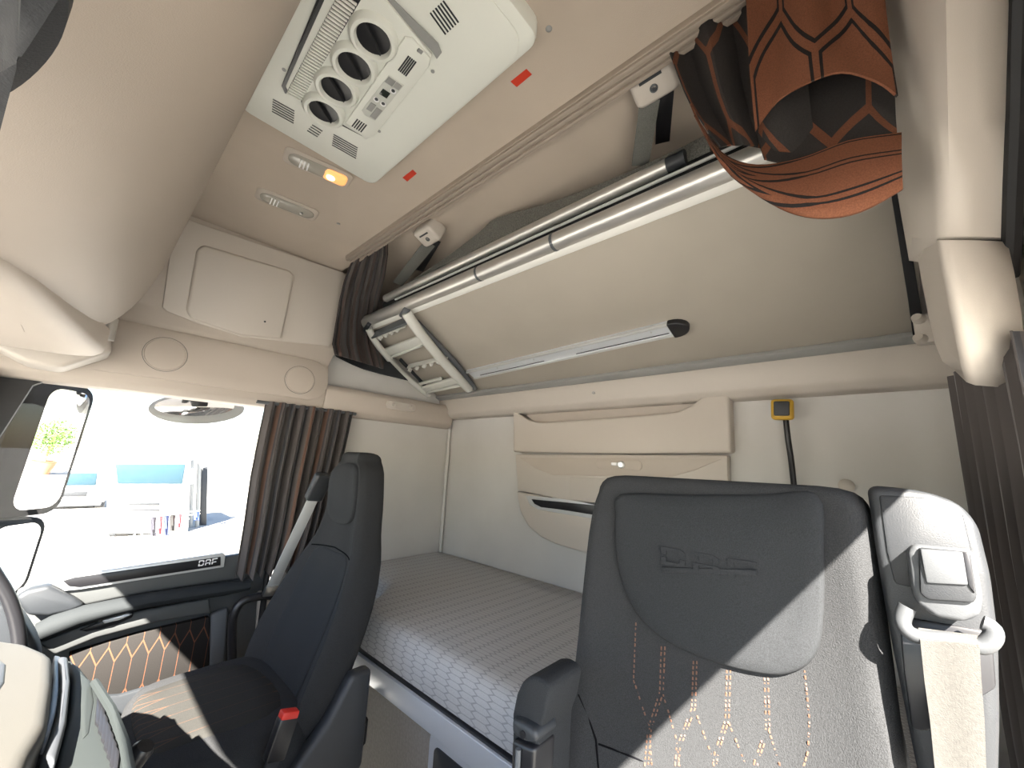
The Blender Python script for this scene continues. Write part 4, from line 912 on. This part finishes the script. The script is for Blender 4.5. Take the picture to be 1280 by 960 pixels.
# stitching: dashed double threads
sti = MB()
def stitch(path, dbl):
    for off in ((-2.2, 2.2) if dbl else (0,)):
        pts = []
        for (xa, ya), (xb, yb) in zip(path, path[1:]):
            n = max(1, int(math.hypot(xb - xa, yb - ya) / 6.5))
            for k in range(n):
                t0, t1 = k / n, (k + .62) / n
                a = on_seat(df, xa + (xb - xa) * t0 + off, ya + (yb - ya) * t0, .0016); c = on_seat(df, xa + (xb - xa) * t1 + off, ya + (yb - ya) * t1, .0016)
                d = c - a
                if d.length < .0005 or d.length > .03: continue
                sti.obox((a + c) / 2, d, d.cross(V((1, 0, 0))), (1, 0, 0), (d.length, .0018, .0018))
stitch([(795, 778), (792, 850), (812, 910), (815, 960)], False)
stitch([(829, 808), (827, 865), (812, 912), (808, 960)], True); stitch([(829, 868), (846, 925), (850, 960)], False)
stitch([(869, 826), (867, 885), (848, 935), (846, 960)], True); stitch([(869, 888), (890, 945), (893, 960)], False)
stitch([(911, 838), (909, 900), (896, 940), (893, 960)], True); stitch([(911, 903), (930, 950), (934, 960)], False)
stitch([(958, 846), (960, 910), (946, 950), (944, 960)], True); stitch([(961, 912), (976, 960)], False)
stitch([(1006, 838), (1012, 900), (1010, 940), (1004, 960)], False)
sti.build('stitching', M['orange'], ds, smooth=False, kind='stuff', label='fine orange stitching on the driver backrest')
# seam lines of the bolsters
def seam(path, r=.0016): return MB().tube([on_seat(df, x, y, .0018) for x, y in path], r, 6)
seam([(723, 868), (735, 895), (745, 925), (748, 960)]).build('seam', M['seam'], ds)
seam([(748, 930), (775, 940), (805, 952)]).build('seam', M['seam'], ds)
# cushion (mostly below the frame)
MB().pillow(smooth_closed([(.12, .2), (.14, .40), (.22, .46), (.52, .46), (.58, .2), (.52, -.06), (.22, -.06), (.14, .0)], 4), [(.02, .56), (0, .60), (0, .66), (.006, .69), (.02, .70)], .005, 3).build('cushion', M['fab'], ds)
MB().pillow(smooth_closed([(.2, .2), (.22, .40), (.54, .42), (.6, .2), (.54, -.02), (.22, 0)], 3), [(0, .12), (0, .5), (.01, .58)], 0, 2).build('seat_base', M['blackm'], ds)
# belt tower (outer side)
BX = .668
twr = [(1083, 606), (1110, 607), (1160, 614), (1200, 628), (1224, 655), (1240, 720), (1250, 800), (1252, 900), (1250, 990), (1152, 990), (1130, 880), (1112, 790), (1095, 690)]
def TW(px, py, dx=0): return PP(px, py, V((BX + dx, 0, 1.2)), V((1, 0, -.10)).normalized())
TN = V((1, 0, -.10)).normalized()
bt = MB().prism([TW(x, y) for x, y in twr], TN * .10, .012, 4).build('belt_tower', M['tower'], ds, label='grey black plastic belt tower')
MB().prism([TW(x, y, -.003) for x, y in ((1098, 618), (1160, 622), (1204, 640), (1216, 690), (1214, 730), (1140, 735), (1118, 730), (1108, 690))], TN * .01, .004).build('tower_face', M['tower'], bt)
hb = [(1142, 680), (1216, 687), (1222, 700), (1230, 750), (1226, 770), (1205, 778), (1170, 772), (1146, 755), (1140, 735), (1134, 690)]
hsg = MB().prism([TW(x, y, -.045) for x, y in hb], TN * .05, .008, 3).build('belt_guide_cover', M['cover'], bt); hsg = bt
MB().prism([TW(x, y, -.051) for x, y in ((1148, 684), (1213, 690), (1222, 745), (1218, 754), (1160, 750), (1150, 742))], TN * .01, .003).build('cover_frame', M['tower'], hsg)
MB().prism([TW(x, y, -.054) for x, y in ((1150, 686), (1204, 690), (1211, 732), (1158, 729))], TN * .008, .002).build('cover_flap', M['cover'], hsg)
MB().prism([TW(x, y, -.053) for x, y in ((1203, 690), (1212, 691), (1219, 742), (1211, 732))], TN * .008, .001).build('cover_slot', M['black'], hsg)
lp = [TW(x, y, -.03) for x, y in ((1134, 758), (1128, 775), (1134, 788), (1150, 796), (1190, 800), (1225, 808), (1240, 798), (1240, 785), (1228, 778))]
MB().tube(smooth_open(lp, 4), .0075, 10).build('belt_loop', M['cover'], bt)
MB().prism([TW(x, y, -.004) for x, y in ((1124, 770), (1240, 790), (1246, 860), (1160, 915), (1140, 912), (1130, 840))], TN * .008, .003).build('loop_recess', M['black'], bt)
tb = thing('driver_seat_belt', (.66, -.04, .75), 'sunlit beige belt webbing running down from the belt tower', 'seat belt')
rws = []
for (xl, yl, xr, yr, dx) in ((1148, 786, 1222, 796, -.028), (1150, 800, 1224, 806, -.036), (1155, 850, 1226, 850, -.034), (1162, 900, 1230, 900, -.030), (1168, 960, 1232, 960, -.028), (1176, 1040, 1238, 1040, -.026)):
    rws.append([TW(xl + (xr - xl) * k / 6, yl + (yr - yl) * k / 6, dx + .0006 * math.sin(k * 1.0)) for k in range(7)])
MB().grid(rws, .002).build('webbing', M['belt'], tb)
# armrest, folded up on the inner side
AX = .50
am = MB().prism([P(x, y, 'x', AX) for x, y in ((640, 893), (645, 868), (652, 853), (660, 846), (671, 846), (682, 853), (687, 863), (681, 895), (673, 918), (668, 1010), (640, 1010))], (.085, 0, 0), .012, 4).build('armrest', M['fab2'], ds, label='black folded armrest')
MB().prism([P(x, y, 'x', AX - .014) for x, y in ((639, 898), (655, 905), (669, 914), (671, 930), (655, 928), (639, 918))], (.05, 0, 0), .006, 3).build('hinge_cover', M['dark'], am)
MB().prism([P(x, y, 'x', AX - .010) for x, y in ((639, 924), (650, 930), (668, 936), (664, 1010), (636, 1010))], (.05, 0, 0), .006, 3).build('hinge_arm', M['black'], am)
MB().tube([P(648, 936, 'x', AX - .014), P(645, 1000, 'x', AX - .014)], .004, 8).build('hinge_rib', M['mid'], am)
MB().lathe(P(654, 918, 'x', AX - .014), (-1, 0, 0), [(.005, 0), (.005, .002), (0, .002)], 12).build('hinge_screw', M['black'], am)

# ------------------------------------------------------------------ DASHBOARD
da = thing('dashboard', (-.2, .9, .5), 'sunlit beige dashboard hump with silver edge and black air vents', 'dashboard')
DZ = 1.04
def DP(px, py, z=DZ): return P(px, py, 'z', z)
def zrow(pix, zs): return [[P(x, y, 'z', z) for x, y in pix] for z in zs]
top = [DP(-60, 800), DP(0, 797), DP(36, 802), DP(60, 812), DP(68, 818), DP(68, 850), DP(62, 900), DP(40, 938), DP(20, 1000), DP(-60, 1100)]
MB().prism(top, (0, 0, -.10), .022, 4).build('dash_top', M['dashtop'], da)
MB().prism([DP(-60, 858, DZ + .004), DP(0, 820, DZ + .004), DP(10, 828, DZ + .004), DP(8, 850, DZ + .004), DP(0, 862, DZ + .004), DP(-40, 890, DZ + .004)], (0, 0, -.02), .008, 3).build('top_tray', M['dashsilver'], da)
MB().prism([DP(68, 818, 1.01), DP(76, 820, 1.01), DP(74, 880, 1.01), DP(55, 945, 1.01), DP(38, 938, 1.01), DP(58, 900, 1.01), DP(66, 850, 1.01)], (0, 0, -.10), .003).build('dark_gap', M['black'], da)
MB().prism([DP(73, 819, 1.015), DP(86, 820, 1.015), DP(89, 850, 1.015), DP(84, 900, 1.015), DP(70, 950, 1.015), DP(52, 945, 1.015), DP(70, 895, 1.015), DP(76, 850, 1.015)], (0, 0, -.08), .006, 3).build('silver_edge', M['dashsilver'], da)
vt = MB().prism([DP(86, 822, .99), DP(100, 832, .99), DP(118, 855, .99), DP(140, 890, .99), DP(155, 930, .99), DP(168, 1000, .99), DP(60, 1000, .99), DP(72, 945, .99), DP(86, 895, .99), DP(90, 850, .99)], (0, 0, -.22), .010, 3).build('vent_body', M['ventbody'], da)
MB().prism([DP(100, 840, .992), DP(114, 850, .992), DP(118, 875, .992), DP(112, 915, .992), DP(102, 925, .992), DP(100, 880, .992)], (0, 0, -.01), .004).build('vent_lid', M['ventbody'], da)
for i in range(7):
    t = i / 6; x = 122 + 22 * t; y = 868 + 62 * t
    MB().prism([DP(x, y, .9935), DP(x + 6, y + 9, .9935), DP(x + 2, y + 40, .9935), DP(x - 3, y + 34, .9935)], (0, 0, -.012), .001).build('vent_blade', M['black'], da)
MB().tube([DP(118, 853, .995), DP(140, 888, .995), DP(156, 930, .995), DP(166, 985, .995)], .006, 8).build('vent_rim', M['ventbody'], da)
MB().lathe(DP(172, 945, .93), (.4, -.3, .8), [(.016, -.02), (.016, .01), (.012, .016), (0, .017)], 18).build('knob', M['black'], da)
MB().box((-.60, YL + .02, .45), (-.02, 2.0, .90), .05, 4).build('dash_body', M['dark'], da)
MB().box((-.14, .55, .2), (.06, 1.12, .92), .03, 3).build('centre_stack', M['dark'], da)
# passenger end of the dashboard with its curved black grab bar
MB().tube(smooth_open([P(x, y, 'y', 1.45) for x, y in ((-14, 706), (-4, 722), (6, 738), (14, 755), (20, 775), (24, 800), (24, 840))], 4), .012, 12).build('grab_bar', M['black'], da)
MB().prism([P(x, y, 'y', 1.46) for x, y in ((-30, 752), (10, 756), (28, 774), (44, 800), (52, 825), (46, 850), (-30, 850))], (0, .08, 0), .012, 3).build('dash_end', M['dark'], da)

# ------------------------------------------------------------------ OUTSIDE
GZ = -1.30
MB().box((-300, 2.6, GZ - .1), (300, 480, GZ)).build('yard_ground', M['conc'], kind='structure', label='pale sunlit concrete yard outside')
MB().box((-300, -300, GZ - .1), (300, 2.6, GZ)).build('yard_ground_near', M['conc'], kind='structure', label='pale concrete yard around the truck')
pa = [P(x, y, 'z', GZ + .012) for x, y in ((20, 612), (100, 622), (128, 660), (30, 672))]
# mirrors on the passenger side
def mirror(cx, cy, cz, w, h, label, n=(.74, -.67, -.05), tilt=0):
    n = V(n).normalized(); A = V((0, 0, 1)).cross(n).normalized(); Bv = n.cross(A); c = V((cx, cy, cz))
    t = thing('door_mirror', c - V((0, 0, h / 2)), label, 'mirror', 'outside mirrors of the truck')
    out = rrect(-w / 2, w / 2, -h / 2, h / 2, min(w, h) * .28)
    outh = rrect(-w / 2 - .075, w / 2 + .006, -h / 2 - .006, h / 2 + .006, min(w, h) * .30)
    MB().pillow(outh, [(.0, .004), (-.006, .0), (-.008, -.03), (.02, -.08), (.05, -.10)], 0, 2, O=c, A=A, B=Bv, N=n).build('housing', M['mirh'], t)
    MB().pillow([(a * .93, b_ * .95) for a, b_ in out], [(0, 0), (0, .006)], 0, 2, O=c, A=A, B=Bv, N=n).build('mirror_glass', M['mirror'], t)
    return t, c, A, Bv, n
m1, c1, A1, B1, n1 = mirror(-.050, 2.27, 1.385, .17, .46, 'tall outside mirror in dark housing left of passenger window')
MB().tube([c1 - n1 * .08 + V((-.02, 0, .20)), V((-.33, 2.12, 1.62))], .03, 10).build('mirror_arm', M['mid'], m1)
m2, c2, A2_, B2_, n2 = mirror(-.085, 2.25, 1.0, .17, .25, 'smaller squarish outside mirror below the tall mirror')
MB().tube([c2 - n2 * .08 + V((-.02, 0, .1)), c1 - n1 * .08 - V((.02, 0, .2))], .03, 10).build('mirror_arm', M['mid'], m2)
# proximity mirror above the window
km = thing('kerb_mirror', P(245, 512, 'y', 2.30), 'oval kerb mirror hanging above the passenger window', 'mirror')
ell = [P(245 + 60 * math.cos(a), 511 + 19 * math.sin(a), 'y', 2.34) for a in [2 * math.pi * k / 28 for k in range(28)]]
MB().pillow([(p.x, p.z) for p in ell], [(.01, -.04), (0, -.01), (0, .01), (.012, .016)], .0, 2, O=(0, 2.34, 0), A=(1, 0, 0), B=(0, 0, 1), N=(0, -1, 0)).build('housing', M['grey'], km)
ell2 = [P(243 + 50 * math.cos(a), 508 + 12 * math.sin(a), 'y', 2.32) for a in [2 * math.pi * k / 28 for k in range(28)]]
MB().pillow([(p.x, p.z) for p in ell2], [(.004, -.01), (0, .0), (0, .004)], .01, 4, O=(0, 2.322, 0), A=(1, 0, 0), B=(0, 0, 1), N=(0, -1, 0)).build('mirror_glass', M['mirror'], km)
MB().prism([P(x, y, 'y', 2.30) for x, y in ((236, 490), (262, 490), (260, 508), (240, 508))], (0, .06, 0), .006).build('mount', M['black'], km)
MB().tube([P(249, 492, 'y', 2.33), V((.31, 2.2, 1.74)), V((.31, 2.055, 1.72))], .02, 8).build('mount_arm', M['black'], km)
# white truck parked across the yard
def vpt(px, py, y): return P(px, py, 'y', y)
TY = 13.0
g = P(190, 668, 'z', GZ)
TY = g.y
tk = thing('white_truck', (vpt(190, 640, TY).x, TY + .5, GZ), 'white truck parked facing us across the yard', 'truck')
def tb_(pix, dy, dep, mm, nm, par=tk, bev=.03): return MB().prism([vpt(x, y, TY + dy) for x, y in pix], (0, dep, 0), bev, 2).build(nm, M[mm], par)
tb_([(138, 655), (142, 578), (150, 545), (228, 545), (234, 578), (236, 655)], 0, 2.2, 'white', 'cab_body', bev=.05)
tb_([(144, 580), (232, 580), (228, 605), (147, 605)], -.04, .08, 'wind', 'windscreen')
tb_([(160, 628), (200, 628), (200, 632), (160, 632)], -.04, .06, 'dark', 'grille_bar'); tb_([(160, 636), (200, 636), (200, 639), (160, 639)], -.04, .06, 'dark', 'grille_bar')
tb_([(147, 613), (158, 615), (158, 622), (148, 620)], -.04, .06, 'mid', 'headlamp'); tb_([(205, 620), (217, 614), (216, 622), (207, 624)], -.04, .06, 'mid', 'headlamp')
tb_([(140, 655), (236, 655), (234, 667), (142, 667)], -.06, 2.2, 'white', 'bumper'); tb_([(135, 664), (225, 660), (225, 669), (135, 670)], .1, 1.6, 'dark', 'underside')
for px in (133, 240): tb_([(px - 4, 585), (px + 3, 585), (px + 3, 606), (px - 4, 606)], -.2, .12, 'mid', 'mirror')
for px in (152, 222): MB().tube([vpt(px, 660, TY + .5) + V((-.15, 0, 0)), vpt(px, 660, TY + .5) + V((.15, 0, 0))], .5, 18).build('wheel', M['black'], tk)
# dark van further left
VYP = P(100, 636, 'z', GZ); VY = VYP.y
vn = thing('white_van', (VYP.x, VY + .5, GZ), 'small white van with blue windscreen parked left of the truck', 'van')
def vb(pix, dy, dep, mm, nm, bev=.05): return MB().prism([vpt(x, y, VY + dy) for x, y in pix], (0, dep, 0), bev, 2).build(nm, M[mm], vn)
vb([(70, 628), (72, 606), (80, 588), (126, 588), (132, 606), (132, 628)], 0, 2.5, 'white', 'body', .1)
vb([(80, 591), (122, 591), (120, 607), (78, 607)], -.05, .1, 'wind', 'windscreen')
vb([(72, 614), (110, 614), (108, 621), (72, 621)], -.05, .1, 'dark', 'grille'); vb([(62, 627), (128, 625), (126, 632), (64, 634)], -.05, 2.4, 'mid', 'bumper', .03)
for px in (72, 124): MB().tube([vpt(px, 632, VY + .4) + V((-.15, 0, 0)), vpt(px, 632, VY + .4) + V((.15, 0, 0))], .35, 16).build('wheel', M['black'], vn)
MB().prism([P(x, y, 'z', GZ) + V((0, 0, .015)) for x, y in ((10, 640), (85, 636), (103, 658), (52, 663), (10, 664))], (0, 0, -.012)).build('asphalt_patch', M['asph'], kind='structure', label='dark asphalt strip beside the parked van')
# clothes rack
CY = P(215, 672, 'z', GZ).y
ck = thing('drying_rack', (P(215, 660, 'y', CY).x, CY, GZ), 'folding drying rack hung with clothes in front of the white truck', 'drying rack')
for a, c in (((186, 646), (250, 638)), ((166, 672), (180, 648)), ((180, 672), (166, 650)), ((222, 672), (236, 648)), ((238, 670), (222, 650)), ((186, 650), (250, 642))):
    MB().tube([vpt(*a, CY), vpt(*c, CY + .2)], .02, 6).build('rack_bar', M['alu'], ck)
cols = [(.02, .02, .03), (.25, .05, .06), (.03, .04, .10), (.02, .02, .02), (.5, .07, .08), (.04, .07, .22)]
for i, px in enumerate((192, 200, 208, 216, 224, 246)):
    top_ = 647 - (px - 186) * .12; bot = (670, 668, 669, 664, 660, 650)[i]
    r = [[vpt(px - 3 + 6 * k / 4, top_ + (bot - top_) * j / 3, CY - .06) + V((0, .03 * math.sin(k * 2 + j), 0)) for k in range(5)] for j in range(4)]
    MB().grid(r, .02).build('garment', mat('garment_cloth', cols[i], .9), label=['black garment at far left of the drying rack', 'dark red garment second on the drying rack', 'navy garment third on the drying rack', 'black garment in middle of the drying rack', 'red garment near right of the drying rack', 'short blue garment at right end of the drying rack'][i], cat='garment', group='clothes on the drying rack')
# dark gate panel right of the truck and poles
gt = thing('yard_gate', (vpt(252, 660, TY + 1).x, TY + 1, GZ), 'dark narrow gate panel with posts right of the white truck', 'gate')
MB().prism([vpt(x, y, TY + 1.2) for x, y in ((252, 585), (260, 583), (258, 664), (250, 664))], (0, .15, 0), .02).build('gate_panel', M['dark'], gt)
for px in (238, 246): MB().tube([vpt(px, 662, TY + .9), vpt(px + 3, 575, TY + .9)], .06, 8).build('gate_post', M['grey'], gt)
# tree in a pot behind the truck (seen in the mirrors)
def plant(c, s, label):
    t = thing('potted_tree', c, label, 'plant', 'potted trees seen in the mirrors')
    MB().lathe(V(c), (0, 0, 1), [(.28 * s, 0), (.42 * s, .6 * s), (.46 * s, .62 * s), (.40 * s, .62 * s), (.38 * s, .55 * s), (0, .55 * s)], 20).build('pot', M['pot'], t)
    MB().tube([V(c) + V((0, 0, .5 * s)), V(c) + V((.03, 0, 1.3 * s))], .05 * s, 8).build('trunk', M['pot'], t)
    lf = MB()
    for i in range(900):
        d = V((random.gauss(0, 1), random.gauss(0, 1), random.gauss(0, 1))).normalized() * (random.random() ** .4) * .75 * s
        p = V(c) + V((0, 0, 1.75 * s)) + V((d.x, d.y, d.z * 1.15)); a = V((random.gauss(0, 1), random.gauss(0, 1), random.gauss(0, 1))).normalized(); b_ = a.orthogonal().normalized()
        q = .09 * s; lf.add([p - a * q, p + b_ * q * .4, p + a * q, p - b_ * q * .4], [(0, 1, 2, 3)])
    lf.build('foliage', M['leaf'], t, smooth=False, kind='stuff')
def refl_point(px, py, c, n, dist):
    d = ray(px, py).normalized(); t = (c - CP).dot(n) / d.dot(n); h = CP + d * t; r = d - n * (2 * d.dot(n)); return h + r * dist
q1 = refl_point(52, 585, c1, n1, 22.0)
plant((q1.x, q1.y, GZ), .85, 'leafy potted tree reflected in the tall outside mirror')
